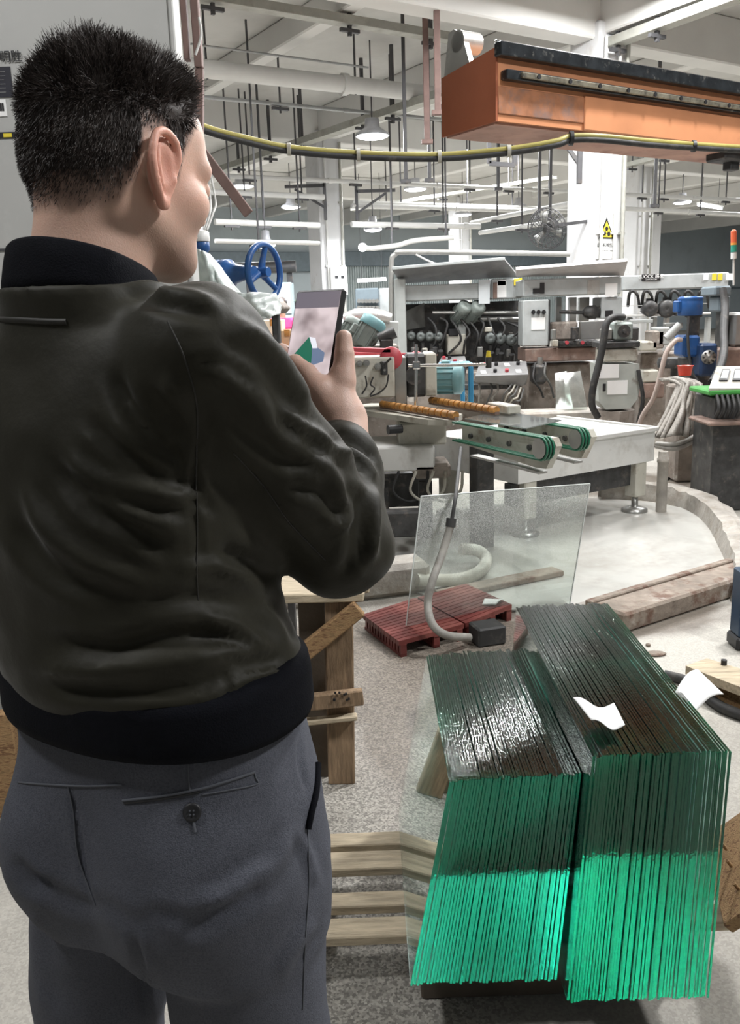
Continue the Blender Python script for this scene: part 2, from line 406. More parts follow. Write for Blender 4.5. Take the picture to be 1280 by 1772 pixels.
# basin with milky cutting water, its kerb and steel edge
m_milk = mat('milky_water', (.52, .515, .485), .10, var=.05, vs=1.5, dirt=[((.36, .34, .30), .48, .7, 1.1, .85), ((.64, .63, .60), .52, .7, 2.3, .7)], spec=.6, bump=.02, bs=4)
wpx = [(600, 975), (680, 1012), (760, 1040), (880, 1058), (1000, 1052), (1100, 1042), (1200, 1020), (1263, 1003), (1264, 975), (1257, 948), (1240, 920), (1217, 896), (1186, 882), (1150, 874), (1100, 868), (1000, 862), (900, 868), (760, 890), (640, 920)]
mb = MB(); mb.prism([G(x, y, .004) for x, y in wpx], (0, 0, .008)); o = mb.build('basin_water', m_milk); o['kind'] = 'structure'
m_conc = mat('rough_concrete', (.38, .355, .32), .85, var=.2, vs=9, dirt=[((.27, .235, .19), .5, .7, 6, .8), ((.50, .48, .45), .58, .7, 11, .6)], bump=.6, bs=30)
kp = bez([G(1040, 838, .13), G(1120, 838, .13), G(1185, 852, .13), G(1225, 876, .13), G(1250, 915, .13), G(1266, 950, .13), G(1273, 1000, .13)], 5)
mb = MB(); rows = []
for i, p in enumerate(kp):
    t = (kp[min(i+1, len(kp)-1)] - kp[max(i-1, 0)]); t.z = 0; t.normalize(); s = Vector((-t.y, t.x, 0)); wd = .10 + .05*rnd.random() + .08*i/len(kp)
    j = lambda: (rnd.random()-.5)*.025
    rows.append([Vector((p.x, p.y, 0)) - s*.02, p - s*(.0+j()) + AZ*j(), p + s*wd*.5 + AZ*(.015+j()), p + s*(wd+j()) + AZ*(-.01+j()), Vector((p.x, p.y, 0)) + s*(wd+.03)])
mb.grid(rows, smooth=False); struct(mb, 'trim_1', m_conc)
m_edge = mat('rusty_edge', (.26, .215, .175), .8, var=.25, vs=14, dirt=[((.15, .085, .06), .5, .62, 9, .9), ((.42, .40, .36), .6, .7, 7, .7)], bump=.5, bs=40)
a, b2 = G(1052, 1070, .05), G(1300, 992, .05)
mb = MB(); mb.beam(a, b2, .20, .10, .012); d = (b2-a).normalized(); s = AZ.cross(d)
mb.beam(a+s*.13+AZ*.03, b2+s*.13+AZ*.03, .045, .05, .006, 0)
e = struct(mb, 'trim_2', m_edge)
a, b2 = G(1000, 1065, .04), G(1062, 1048, .04)
mb = MB(); mb.beam(a, b2, .14, .075, .012); struct(mb, 'trim_3', m_conc)
a, b2 = G(480, 1020, .09), G(735, 990, .09)                       # low kerb behind the crate
mb = MB(); mb.beam(a, b2, .22, .18, .03)
struct(mb, 'trim_4', m_conc)
# ---------------------------------------------------------------- overhead: lamps, pipes, trays
m_lamp = mat('lamp_glow', (1, 1, 1), .5, var=0, emit=((.93, .96, 1.0), 14.0))
m_shell = mat('lamp_shell', (.55, .56, .6), .35, .7)
def lamp(px, py, z, r, lab, power=None):
    c = G(px, py, z); t = thing('high_bay_lamp', c + AZ*.0, lab, 'lamp', 'high bay lamps under the ceiling')
    mb = MB(); mb.lathe(c, AZ, [(r, 0), (r*.98, .035), (r*.8, .06), (r*.45, .12), (r*.4, .24), (.02, .25)], 20); mb.build('housing', m_shell, t)
    mb = MB(); mb.lathe(c-AZ*.035, AZ, [(r*.3, 0), (r*.75, .012), (r*.93, .034)], 20); mb.build('diffuser', m_lamp, t)
    mb = MB(); mb.cyl(c+AZ*.24, Vector((c.x, c.y, CEIL-.02)), .012, n=6); mb.build('hanger_rod', m_dsteel, t)
    ld = bpy.data.lights.new('lamp_light', 'AREA'); ld.shape = 'DISK'; ld.size = r*1.7; ld.energy = power or LAMP_W*(r/.27)**2; ld.color = (.95, .97, 1)
    lo = bpy.data.objects.new('lamp_light', ld); COL.objects.link(lo); lo.location = (0, 0, -.06); lo.parent = t
    return t
for (px, py, z, r, lab) in [
    (644, 236, 4.0, .25, 'large lit high bay lamp nearest the thick white pipe'),
    (417, 323, 4.6, .33, 'lit high bay lamp beside the brown flat bar'),
    (503, 359, 4.2, .26, 'lit high bay lamp just left of the left white column'),
    (718, 328, 4.2, .27, 'lit high bay lamp between the two front columns, upper one'),
    (645, 398, 3.0, .17, 'small lit lamp low beside the left white column'),
    (800, 372, 4.0, .25, 'lit lamp in front of the slim far column'),
    (897, 358, 4.2, .22, 'small lit high bay lamp above the wall fan'),
    (460, 426, 2.6, .16, 'small lit lamp seen over the blue handwheel'),
    (1180, 351, 4.0, .24, 'lit lamp right of the column pair at the right')]: lamp(px, py, z, r, lab)
# fluorescent fittings
def tube_lamp(p0, p1, lab):
    p0, p1 = Vector(p0), Vector(p1); t = thing('fluorescent_fitting', (p0+p1)/2, lab, 'lamp')
    mb = MB(); mb.beam(p0+AZ*.05, p1+AZ*.05, .12, .05, .008); mb.build('housing', m_white, t)
    mb = MB(); mb.cyl(p0, p1, .03, n=8); mb.build('tube', m_lamp, t)
    mb = MB(); [mb.cyl(q+AZ*.07, Vector((q.x, q.y, CEIL)), .008, n=5) for q in (p0.lerp(p1, .15), p0.lerp(p1, .85))]; mb.build('hanger_rod', m_dsteel, t)
tube_lamp(G(1208, 355, 4.0), G(1248, 361, 4.0), 'lit fluorescent batten high on the right')
tube_lamp(P(618, 487, 26), P(668, 484, 26), 'lit fluorescent batten low behind the left column')
m_pipe = mat('white_pipe_paint', (.66, .66, .64), .4, var=.06, vs=3)
bl = thing('bulb_lamp', P(627, 428, 16), 'round glowing bulb on the end of a sagging white pipe', 'lamp')
mb = MB(); mb.sphere(P(627, 428, 16), .075, 14, 8); mb.build('bulb', m_lamp, bl)
mb = MB(); mb.cyl(P(632, 429, 16), P(642, 430, 16), .045, .04, 10); mb.build('socket', m_white, bl)
mb = MB(); bp_ = bez([P(641, 430, 16), P(662, 428, 16), P(690, 424, 16), P(720, 416, 16), P(785, 411, 16)], 5); mb.tube(bp_, .045, 10); mb.build('conduit', m_pipe, bl)
mb = MB(); [mb.box((p.x, 16, (p.z+CEIL)/2), (.03, .03, CEIL-p.z), 0) for p in (bp_[8], bp_[-2])]; mb.build('hanger_rod', m_dsteel, bl)
m_gpipe = mat('grey_pipe', (.36, .37, .37), .45, .4)
RODW = .011
def along(px0, py0, px1, z0, ax):            # a straight run along a hall axis through a point: end that appears at px1
    p = G(px0, py0, z0); lo, hi = -30.0, 30.0
    best = min((abs(proj([p+ax*(k*.02)])[0][0]-px1), k) for k in range(-1800, 1800) if (p+ax*(k*.02)).y > 1.5)
    return p, p + ax*(best[1]*.02)
def run(px0, py0, px1, py1, z, r, m, lab, name='ceiling_pipe', shape='pipe', hang=(), cat='pipe', rod=RODW, ends=None):
    p0, p1 = (G(px0, py0, z), G(px1, py1, z)) if ends is None else ends
    t = thing(name, (p0+p1)/2, lab, cat)
    mb = MB()
    if shape == 'pipe':
        mb.cyl(p0, p1, r, n=12)
        L = (p1-p0).length; d = (p1-p0).normalized()
        for k in range(1, int(L/2.4)+1): mb.cyl(p0+d*(k*2.4-.04), p0+d*(k*2.4+.04), r*1.25, n=12)
    else:
        w2, h2 = r; mb.beam(p0, p1, w2, .008); s = AZ.cross((p1-p0)).normalized()
        for q in (-1, 1): mb.beam(p0+s*(q*w2/2)+AZ*h2/2, p1+s*(q*w2/2)+AZ*h2/2, .008, h2)
    mb.build('pipe_run' if shape == 'pipe' else 'tray_channel', m, t)
    for h in hang:
        q = p0.lerp(p1, h); hb = MB(); hb.box((q.x, q.y, (q.z-.12+CEIL)/2), (rod*2, rod*2, CEIL-q.z+.12), RZ_U)
        hb.box((q.x, q.y, q.z-.06), (.26, .05, .04), RZ_U); hb.build('hanger_rod', m_dsteel, t)
    return t
run(300, 113, 790, 168, 4.55, .115, m_pipe, 'thick white duct pipe running behind the head to the orange beam', hang=(.1, .6))
run(340, 0, 800, 76, 4.85, (.16, .09), m_traysteel, 'grey olive cable tray highest in the view above the thick white pipe', 'cable_tray', 'tray', (.05, .53, .86), 'tray', .02)
run(330, 76, 637, 117, 4.75, .014, m_gpipe, 'thin grey conduit between the cable tray and the thick white pipe')
run(330, 166, 790, 209, 4.45, .028, m_gpipe, 'thin grey pipe just below the thick white pipe', hang=(.3, .72))
run(380, 299, 770, 168, 4.35, (.2, .1), m_traysteel, 'grey cable tray rising diagonally to the orange beam', 'cable_tray', 'tray', (.12, .3, .46, .72, .83), 'tray', .022)
run(1058, 82, 1330, -18, 4.6, (.18, .10), m_traysteel, 'grey cable tray at the upper right corner', 'cable_tray', 'tray', (.05, .33), 'tray', .022)
run(355, 303, 985, 331, 3.9, .04, m_pipe, 'long white pipe crossing in front of the left white column, upper', hang=(.1, .36, .68, .8, .93))
run(360, 332, 560, 341, 3.6, .05, m_pipe, 'short white pipe left of the left white column under the lamp', hang=(.3, .8))
run(612, 350, 980, 361, 3.6, .035, m_pipe, 'thin white pipe between the front columns at lamp height', hang=(.2, .5, .72))
run(608, 356, 985, 366, 3.5, .05, m_pipe, 'white pipe doubled just under a thin one between the front columns', hang=(.35,))
run(372, 384, 552, 390, 3.0, .05, m_pipe, 'white pipe across the dark fascia left of the left column', hang=(.15, .45, .8))
run(608, 388, 830, 392, 3.0, .05, m_pipe, 'white pipe across the dark fascia right of the left column', hang=(.3, .7))
run(372, 417, 552, 421, 2.5, .03, m_pipe, 'thin white pipe under the dark fascia above the blue handwheel', hang=(.4,))
run(815, 386, 985, 352, 3.2, .045, m_pipe, 'sloping white pipe leading up behind the right white column', hang=(.3,))
run(830, 403, 985, 380, 2.9, .04, m_pipe, 'lower sloping white pipe below the wall fan', hang=(.5,))
run(1058, 336, 1300, 347, 3.7, .045, m_pipe, 'white pipe right of the warning sign column, upper', hang=(.2, .35, .8))
run(1060, 360, 1300, 372, 3.4, .045, m_pipe, 'white pipe right of the warning sign column, lower', hang=(.3, .6))
run(1065, 295, 1190, 262, 4.2, (.16, .08), m_traysteel, 'short cable tray under the orange beam at the right', 'cable_tray', 'tray', (.25, .7), 'tray')
run(960, 310, 610, 365, 4.0, (.14, .07), m_traysteel, 'cable tray seen between the front columns sloping to the left', 'cable_tray', 'tray', (.15, .5, .8), 'tray')
# frames of flat steel hanging free
def hung_frame(pts, Y, lab):
    q = [P(x, y, Y) for x, y in pts]; mb = MB()
    for a, b in zip(q, q[1:]): mb.beam(a, b, .05, .05)
    q[0].z = q[-1].z = CEIL-.01
    one(mb, 'pipe_hanger', m_dsteel, lab, 'bracket')
hung_frame(((846, 225), (846, 283), (891, 286), (891, 225)), 11.5, 'dark square steel hanger frame below the orange beam')
for i, (x, y0, y1, Y, lab) in enumerate(((737, 10, 250, 11.5, 'dark brown steel strut hanging beside the orange beam end, shorter'), (756, -40, 200, 10.5, 'dark brown steel strut hanging beside the orange beam end, longer'),
        (701, 195, 318, 12.2, 'dark steel drop rod in front of the large lit lamp'), (742, 180, 316, 12.7, 'dark steel drop rod just under the orange beam end'), (862, 250, 330, 16, 'dark drop rod left of the square hanger frame'), (933, 270, 380, 15, 'dark drop rod left of the warning sign column'), (952, 275, 382, 15, 'second dark drop rod left of the warning sign column'), (1133, 290, 360, 14, 'dark drop rod right of the warning sign column'))):
    mb = MB(); a, b = P(x, y1, Y), P(x, y0, Y); a.x = b.x = (a.x+b.x)/2
    b.z = CEIL-.02; mb.box((a.x, Y, (a.z+b.z)/2), (.07 if i < 2 else .045, .05, b.z-a.z), 0, .004); mb.box((a.x, Y, a.z+.03), (.14, .08, .05), 0, .004)
    one(mb, 'drop_rod', m_brown if i < 2 else m_dsteel, lab, 'bracket')
# brackets on columns
def bracket(px, py, Y, s, lab):
    c = P(px, py, Y); mb = MB(); mb.box(c, (.06, .06, .75), 0, .005); mb.beam(c+AZ*.25, c+AZ*.25+Vector((s, 0, .0)), .06, .06, .005); mb.beam(c-AZ*.15, c+AZ*.2+Vector((s*.75, 0, 0)), .045, .045)
    one(mb, 'wall_bracket', m_dsteel, lab, 'bracket')
bracket(562, 345, 17.4, -.75, 'dark angle bracket on the left face of the left white column')
bracket(617, 355, 17.6, .75, 'dark angle bracket beside the right face of the left white column')
bracket(1003, 262, 11.3, -.35, 'dark angle bracket under the orange beam on the warning sign column')
# ---------------------------------------------------------------- implicit-surface modelling (for the man's body and clothes)
class Field:
    def __init__(s, lo, hi, h):
        s.lo = np.array(lo, np.float32); s.h = h
        n = np.ceil((np.array(hi)-np.array(lo))/h).astype(int)+1
        ax = [s.lo[i]+h*np.arange(n[i], dtype=np.float32) for i in range(3)]
        s.X, s.Y, s.Z = np.meshgrid(*ax, indexing='ij'); s.d = np.full(s.X.shape, 1e3, np.float32)
    def cone(s, a, b, r0, r1=None):
        r1 = r0 if r1 is None else r1; a = np.array(a, np.float32); b = np.array(b, np.float32); ba = b-a; l2 = max(float(ba@ba), 1e-9)
        px, py, pz = s.X-a[0], s.Y-a[1], s.Z-a[2]
        t = np.clip((px*ba[0]+py*ba[1]+pz*ba[2])/l2, 0, 1)
        return np.sqrt((px-ba[0]*t)**2+(py-ba[1]*t)**2+(pz-ba[2]*t)**2) - (r0+(r1-r0)*t)
    def ell(s, c, r, R=None):                   # ellipsoid; rows of R are its axes
        p = [s.X-c[0], s.Y-c[1], s.Z-c[2]]
        if R is not None: p = [p[0]*R[i][0]+p[1]*R[i][1]+p[2]*R[i][2] for i in range(3)]
        k0 = np.sqrt((p[0]/r[0])**2+(p[1]/r[1])**2+(p[2]/r[2])**2)+1e-6
        k1 = np.sqrt((p[0]/r[0]**2)**2+(p[1]/r[1]**2)**2+(p[2]/r[2]**2)**2)+1e-6
        return k0*(k0-1)/k1
    def loft(s, st, ex=2.3):                    # stations (z, cx, cy, half-width along R, half-depth along F), ends closed
        st = np.array(st, np.float32); z = s.Z
        f = [np.interp(z, st[:, 0], st[:, i]).astype(np.float32) for i in range(1, 5)]
        dx, dy = s.X-f[0], s.Y-f[1]
        a = np.abs(dx*RB[0]+dy*RB[1])/f[2]; b = np.abs(dx*FB[0]+dy*FB[1])/f[3]
        d = ((a**ex+b**ex)**(1/ex)-1)*np.minimum(f[2], f[3])
        return np.maximum(d, np.maximum(st[0, 0]-z, z-st[-1, 0]))
    def add(s, d, k=0.0):
        if k <= 0: s.d = np.minimum(s.d, d)
        else:
            h = np.clip(.5+.5*(s.d-d)/k, 0, 1); s.d = s.d+(d-s.d)*h-k*h*(1-h)
        return s
    def sub(s, d, k=.004):
        h = np.clip(.5-.5*(s.d+d)/k, 0, 1); s.d = s.d+(-d-s.d)*h+k*h*(1-h); return s
    def mesh(s, smooth=1):                      # surface nets
        d = s.d; S = d < 0; n = d.shape
        c = [S[i:n[0]-1+i, j:n[1]-1+j, k:n[2]-1+k] for i in (0, 1) for j in (0, 1) for k in (0, 1)]
        cnt = sum(x.astype(np.int8) for x in c); act = (cnt > 0) & (cnt < 8); ids = np.argwhere(act)
        idx = np.full(act.shape, -1, np.int64); idx[act] = np.arange(len(ids))
        P0 = np.zeros((len(ids), 3)); w = np.zeros(len(ids))
        cor = [(i, j, k) for i in (0, 1) for j in (0, 1) for k in (0, 1)]
        for a in range(8):
            for b in range(a+1, 8):
                df = [cor[b][q]-cor[a][q] for q in range(3)]
                if sum(abs(q) for q in df) != 1: continue
                A = ids+cor[a]; B = ids+cor[b]; da = d[tuple(A.T)]; db = d[tuple(B.T)]; m = (da < 0) != (db < 0)
                t = np.where(m, da/np.where(m, da-db, 1), 0)
                P0 += np.where(m[:, None], A+(B-A)*t[:, None], 0); w += m
        V = s.lo + (P0/w[:, None])*s.h; Fs = []
        for ax in range(3):
            o1, o2 = (ax+1) % 3, (ax+2) % 3
            sl0 = [slice(None)]*3; sl1 = [slice(None)]*3; sl0[ax] = slice(0, n[ax]-1); sl1[ax] = slice(1, n[ax])
            ch = S[tuple(sl0)] != S[tuple(sl1)]; e = np.argwhere(ch)
            e = e[(e[:, o1] > 0) & (e[:, o2] > 0) & (e[:, o1] < n[o1]-1) & (e[:, o2] < n[o2]-1)]
            q = []
            for (u, v) in ((0, 0), (1, 0), (1, 1), (0, 1)):
                g = e.copy(); g[:, o1] -= u; g[:, o2] -= v; q.append(idx[tuple(g.T)])
            q = np.stack(q, 1); fl = S[tuple(e.T)]; q[fl] = q[fl][:, ::-1]; Fs.append(q[:, ::-1])
        Fc = np.concatenate(Fs); V = smooth_verts(V, Fc, smooth)
        return V, Fc
def smooth_verts(V, Fc, it, f=.5):
    E = np.concatenate([Fc[:, [0, 1]], Fc[:, [1, 2]], Fc[:, [2, 3]], Fc[:, [3, 0]]])
    for _ in range(it):
        acc = np.zeros_like(V); cn = np.zeros(len(V))
        for i in range(3): acc[:, i] = np.bincount(E[:, 0], V[E[:, 1], i], len(V)) + np.bincount(E[:, 1], V[E[:, 0], i], len(V))
        cn = np.bincount(E[:, 0], minlength=len(V)) + np.bincount(E[:, 1], minlength=len(V))
        V = V*(1-f) + f*acc/np.maximum(cn, 1)[:, None]
    return V
def vnormals(V, Fc):
    q = np.cross(V[Fc[:, 2]]-V[Fc[:, 0]], V[Fc[:, 3]]-V[Fc[:, 1]]); N = np.zeros_like(V)
    for c in range(4):
        for i in range(3): N[:, i] += np.bincount(Fc[:, c], q[:, i], len(V))
    return N/np.maximum(np.linalg.norm(N, axis=1), 1e-9)[:, None]
def fold(V, Fc, strokes):                       # press and raise folds of cloth along lines on the side that faces the camera
    N = vnormals(V, Fc); x, y, z = proj(V); view = np.array([0, 0, CAM_H])-V; view /= np.linalg.norm(view, axis=1)[:, None]
    front = np.clip(((N*view).sum(1)+.1)/.35, 0, 1); disp = np.zeros(len(V)); pz = z/1500.0
    for (pts, wd, amp) in strokes:
        q = np.array([(p.x, p.y) for p in bez([Vector((a, b, 0)) for a, b in pts], 6)])
        best = np.full(len(V), 1e9); par = np.zeros(len(V)); m = (x > q[:, 0].min()-4*wd) & (x < q[:, 0].max()+4*wd) & (y > q[:, 1].min()-4*wd) & (y < q[:, 1].max()+4*wd)
        if not m.any(): continue
        xm, ym = x[m], y[m]; bm_ = np.full(m.sum(), 1e9); pm = np.zeros(m.sum())
        for i in range(len(q)-1):
            a, b = q[i], q[i+1]; ba = b-a; l2 = ba@ba+1e-9; t = np.clip(((xm-a[0])*ba[0]+(ym-a[1])*ba[1])/l2, 0, 1)
            dd = np.hypot(xm-a[0]-ba[0]*t, ym-a[1]-ba[1]*t); k = dd < bm_; bm_[k] = dd[k]; pm[k] = (i+t[k])/(len(q)-1)
        env = np.clip(np.minimum(pm, 1-pm)/.22, 0, 1); env = env*env*(3-2*env); u = bm_/wd
        disp[m] += amp*env*(np.exp(-u*u) - .45*np.exp(-(u-1.7)**2*1.3))*front[m]
    return V + N*disp[:, None]
def noise3(V, sc, seed):                        # smooth value noise
    r = np.random.RandomState(seed); T = r.rand(32, 32, 32); p = V*sc; i = np.floor(p).astype(int); f = p-i; f = f*f*(3-2*f); out = 0
    for a in (0, 1):
        for b in (0, 1):
            for c in (0, 1):
                w = (f[:, 0] if a else 1-f[:, 0])*(f[:, 1] if b else 1-f[:, 1])*(f[:, 2] if c else 1-f[:, 2])
                out = out + w*T[(i[:, 0]+a) % 32, (i[:, 1]+b) % 32, (i[:, 2]+c) % 32]
    return out-.5
def to_obj(name, V, Fc, m, parent, label=None, col=None):
    me = bpy.data.meshes.new(name); org = np.array(WLOC[parent.name])
    me.vertices.add(len(V)); me.vertices.foreach_set('co', (V-org).astype(np.float32).ravel())
    k = Fc.shape[1]; me.loops.add(len(Fc)*k); me.loops.foreach_set('vertex_index', Fc.astype(np.int32).ravel())
    me.polygons.add(len(Fc)); me.polygons.foreach_set('loop_start', np.arange(0, len(Fc)*k, k, dtype=np.int32))
    me.update(calc_edges=True); me.polygons.foreach_set('use_smooth', [True]*len(Fc)); me.materials.append(m)
    if col is not None:
        a = me.color_attributes.new('tone', 'FLOAT_COLOR', 'POINT'); a.data.foreach_set('color', np.concatenate([col, np.ones((len(V), 1))], 1).astype(np.float32).ravel())
    me.validate()
    o = bpy.data.objects.new(name, me); COL.objects.link(o); o.parent = parent; WLOC[o.name] = WLOC[parent.name]
    if label: o['label'] = label
    return o
# ---------------------------------------------------------------- the man
AX = np.array([-.255, .97, 0.0]); PB = math.radians(30)
FB = np.array([math.sin(PB), math.cos(PB), 0]); RB = np.array([math.cos(PB), -math.sin(PB), 0])
def bl_(r, f, z): return AX + RB*r + FB*f + np.array([0, 0, z])
HC = np.array([-.266, 1.035, 1.672]); PH = math.radians(41); PD = math.radians(4)
FH = np.array([math.sin(PH)*math.cos(PD), math.cos(PH)*math.cos(PD), -math.sin(PD)]); RH = np.array([math.cos(PH), -math.sin(PH), 0]); UH = np.cross(RH, FH)
def hd(r, f, u): return HC + RH*r + FH*f + UH*(u if u > 0 else u*.90)
man_root = thing('person', (AX[0], AX[1], 0), 'man with short dark hair in dark olive jacket and grey trousers photographing the glass stacks', 'person')
# key joints
SHR = bl_(.128, -.005, 1.478); SHR[0] += -.02; SHL = bl_(-.20, .0, 1.462); SHL[0] -= .03
ELR = np.array(P(586, 938, 1.01)); WRR = np.array(P(583, 722, 1.15))
ELL = bl_(-.29, -.03, 1.19); WRL = bl_(-.27, .21, 1.12)
NKB = np.array([-.308, .995, 1.545])
# skin: head, neck and (inside the clothes) the body
HDR = np.stack([RH, FH, UH])
f = Field(HC+[-.14, -.14, -.19], HC+[.14, .16, .14], .0027)
f.add(f.ell(hd(0, -.014, .036), (.0745, .094, .082), HDR))
f.add(f.ell(hd(0, -.03, .005), (.069, .072, .072), HDR), .02)
f.add(f.ell(hd(0, .034, -.022), (.064, .056, .084), HDR), .025)
for s in (-1, 1):
    f.add(f.cone(hd(s*.052, -.002, -.052), hd(s*.022, .062, -.094), .016, .017), .025)
    f.add(f.ell(hd(s*.046, .054, -.026), (.022, .026, .022), HDR), .02)
    f.add(f.cone(hd(s*.014, .092, .016), hd(s*.050, .074, .014), .009, .010), .016)
    f.sub(f.ell(hd(s*.032, .099, -.004), (.017, .016, .011), HDR), .012)
f.add(f.ell(hd(0, .071, -.098), (.021, .019, .017), HDR), .018)
f.add(f.ell(hd(0, .058, .05), (.055, .036, .045), HDR), .03)
f.add(f.cone(hd(0, .094, .004), hd(0, .106, -.033), .0075, .0100), .010)
for s in (-1, 1): f.add(f.ell(hd(s*.0105, .097, -.036), (.0075, .011, .008), HDR), .006)
f.add(f.ell(hd(0, .085, -.060), (.022, .010, .0065), HDR), .006); f.add(f.ell(hd(0, .083, -.072), (.020, .011, .0075), HDR), .005)
for s in (-1, 1):
    for e_ in (f.ell(hd(s*.032, .083, -.003), (.014, .0125, .0125), HDR),): f.add(e_, .003)
# ears: helix, antihelix, concha, tragus and lobe
for s in (-1, 1):
    def er(b, c, o=0.0): return HC + RH*(s*(.0725+o*1.1)) + FH*(b*1.14) + UH*(c*1.14)       # b forward, c up, o outward
    hel = [(.010, -.004, .004), (.0135, .012, .008), (.009, .026, .011), (-.003, .033, .013), (-.016, .029, .017), (-.0225, .014, .020), (-.0215, -.004, .020), (-.014, -.020, .015), (-.005, -.031, .008)]
    f.add(f.ell(er(-.004, .0, .006), (.007, .019, .034), HDR), .006)
    pp = bez([Vector(er(*q)) for q in hel], 3)
    for a, b in zip(pp, pp[1:]): f.add(f.cone(a, b, .0042, .0042), .0025)
    f.sub(f.ell(er(-.003, .003, .0145), (.0075, .0095, .019), HDR), .004)
    aa = [(-.011, .018, .012), (-.0135, .004, .0135), (-.009, -.012, .012)]
    pp = bez([Vector(er(*q)) for q in aa], 3)
    for a, b in zip(pp, pp[1:]): f.add(f.cone(a, b, .0034), .003)
    f.add(f.ell(er(.008, -.008, .0085), (.004, .0035, .0065), HDR), .003)
    f.add(f.ell(er(-.003, -.029, .007), (.005, .0085, .0085), HDR), .004)
f.add(f.cone(hd(0, -.022, -.045), NKB+[0, 0, -.01], .054, .062), .022)
f.add(f.cone(hd(0, -.055, -.02), NKB+[-.015, -.012, -.02], .040, .050), .02)
HV, HF = f.mesh(1)
def hloc(V): q = V-HC; return q@RH, q@FH, q@UH
def hairline(r, fw):
    return np.interp(fw, [-.12, -.07, -.045, -.028, -.022, .008, .016, .026, .034, .055, .075, .1], [-.052, -.050, -.040, -.012, .030, .034, .012, -.012, .016, .050, .076, .095])
def hairD(V):
    r, fw, u = hloc(V); t = np.clip((u-hairline(r, fw))/.012, 0, 1); return t*(.15+.85*np.clip((u-hairline(r, fw)-.0)/np.interp(fw, [-.07, -.03, .0, .03], [.05, .045, .032, .03]), 0, 1)**1.2)
D = hairD(HV); r_, f_, u_ = hloc(HV)
ear = (np.abs(r_) > .080) & (np.abs(u_) < .042) & (np.abs(f_+.005) < .034); D[ear] = 0
skin = np.array([.66, .43, .335]); hairc = np.array([.030, .025, .027])
nz = noise3(HV, 180, 3)[:, None]; nz2 = noise3(HV, 40, 4)[:, None]
stub = np.clip((-.035-u_)/.05, 0, 1)*np.clip((f_-.01)/.04, 0, 1)*.28
colr = skin*(1+.10*nz2) ; red = np.clip(1-np.hypot(u_+.01, f_-.045)/.05, 0, 1)[:, None]*np.array([.03, -.02, -.02]); colr = colr+red
colr[ear] = colr[ear]*np.array([1.08, .86, .84])
Dm = np.clip(D*(1.0+.8*nz[:, 0]), 0, 1)**.55; colr = colr*(1-(Dm*.93)[:, None])+hairc*(Dm*.93)[:, None]; colr = colr*(1-stub[:, None])+np.array([.12, .09, .085])*stub[:, None]
brow = (np.hypot((u_-.017)/.0045, 1) < 1.35) & (np.abs(np.abs(r_)-.033) < .022) & (f_ > .06); colr[brow] = hairc*1.6
lip = (np.abs(u_+.066) < .011) & (np.abs(r_) < .022) & (f_ > .082); colr[lip] = np.array([.42, .18, .16])
# hand (right): built in the phone's frame
pt = np.array(P(553, 502, 1.20)); PN = np.array([-.46, -.80, .36]); PN /= np.linalg.norm(PN)
PT = np.array([0, 0, 1.])-PN*PN[2]; PT /= np.linalg.norm(PT); PS = np.cross(PT, PN); PO = pt-PT*.075
def ph(s, t, n): return PO+PS*s+PT*t+PN*n
wr = ph(.062, -.098, -.020)
hp = [ph(s, t, n) for s in (-.075, .1) for t in (-.16, .05) for n in (-.06, .045)]
g = Field(np.min(hp, 0)-.01, np.max(hp, 0)+.01, .0019)
fore = wr + (ELR-wr)*.35
g.add(g.cone(wr, fore, .027, .033))
mcp = {'i': (.012, -.026, -.026), 'm': (-.004, -.034, -.028), 'r': (-.019, -.046, -.027), 'p': (-.032, -.062, -.022)}
for k, rr in (('i', .013), ('m', .0135), ('r', .013), ('p', .013)): g.add(g.cone(wr*.85+ph(*mcp[k])*.15, ph(*mcp[k]), .021, rr), .014)
g.add(g.cone(ph(.058, -.088, -.006), ph(.052, -.044, -.004), .021, .0165), .014)                       # thenar
q_ = [ph(.052, -.098, -.008), ph(.034, -.068, .014), ph(.012, -.046, .017), ph(-.010, -.031, .015), ph(-.017, -.037, .011)]; g.add(g.cone(q_[0], q_[1], .024, .0185), .016); g.add(g.cone(q_[1], q_[2], .0180, .0140), .006); g.add(g.cone(q_[2], q_[3], .0140, .0115), .004); g.add(g.cone(q_[3], q_[4], .0112, .0095), .003)                     # hypothenar
th = [ph(.056, -.048, -.005), ph(.0525, -.014, -.003), ph(.0490, .008, -.001)]
g.add(g.cone(th[0], th[1], .0165, .0130), .006); g.add(g.cone(th[1], th[2], .0128, .0108), .003)
fi = {'i': [(-.037, -.012, -.024), (-.0475, -.008, -.006), (-.040, -.010, .0095)], 'm': [(-.042, -.028, -.022), (-.0485, -.027, -.003), (-.038, -.030, .011)],
      'r': [(-.046, -.046, -.019), (-.0485, -.046, .001), (-.033, -.048, .013)], 'p': [(-.049, -.066, -.013), (-.046, -.066, .006), (-.024, -.064, .015)]}
for k in 'imrp':
    q = [ph(*mcp[k])]+[ph(*c) for c in fi[k]]; R0 = {'i': .0105, 'm': .011, 'r': .0105, 'p': .0095}[k]
    h2 = Field.__new__(Field); h2.X, h2.Y, h2.Z, h2.h, h2.lo = g.X, g.Y, g.Z, g.h, g.lo; h2.d = np.full(g.X.shape, 1e3, np.float32)
    for a, b, ra, rb2 in zip(q, q[1:], (R0*1.05, R0, R0*.92), (R0, R0*.92, R0*.8)): h2.add(h2.cone(a, b, ra, rb2), .002)
    g.add(h2.d, .0028)
GV, GF = g.mesh(1)
gc = np.array([.60, .40, .325])*(1+.12*noise3(GV, 60, 9))[:, None]
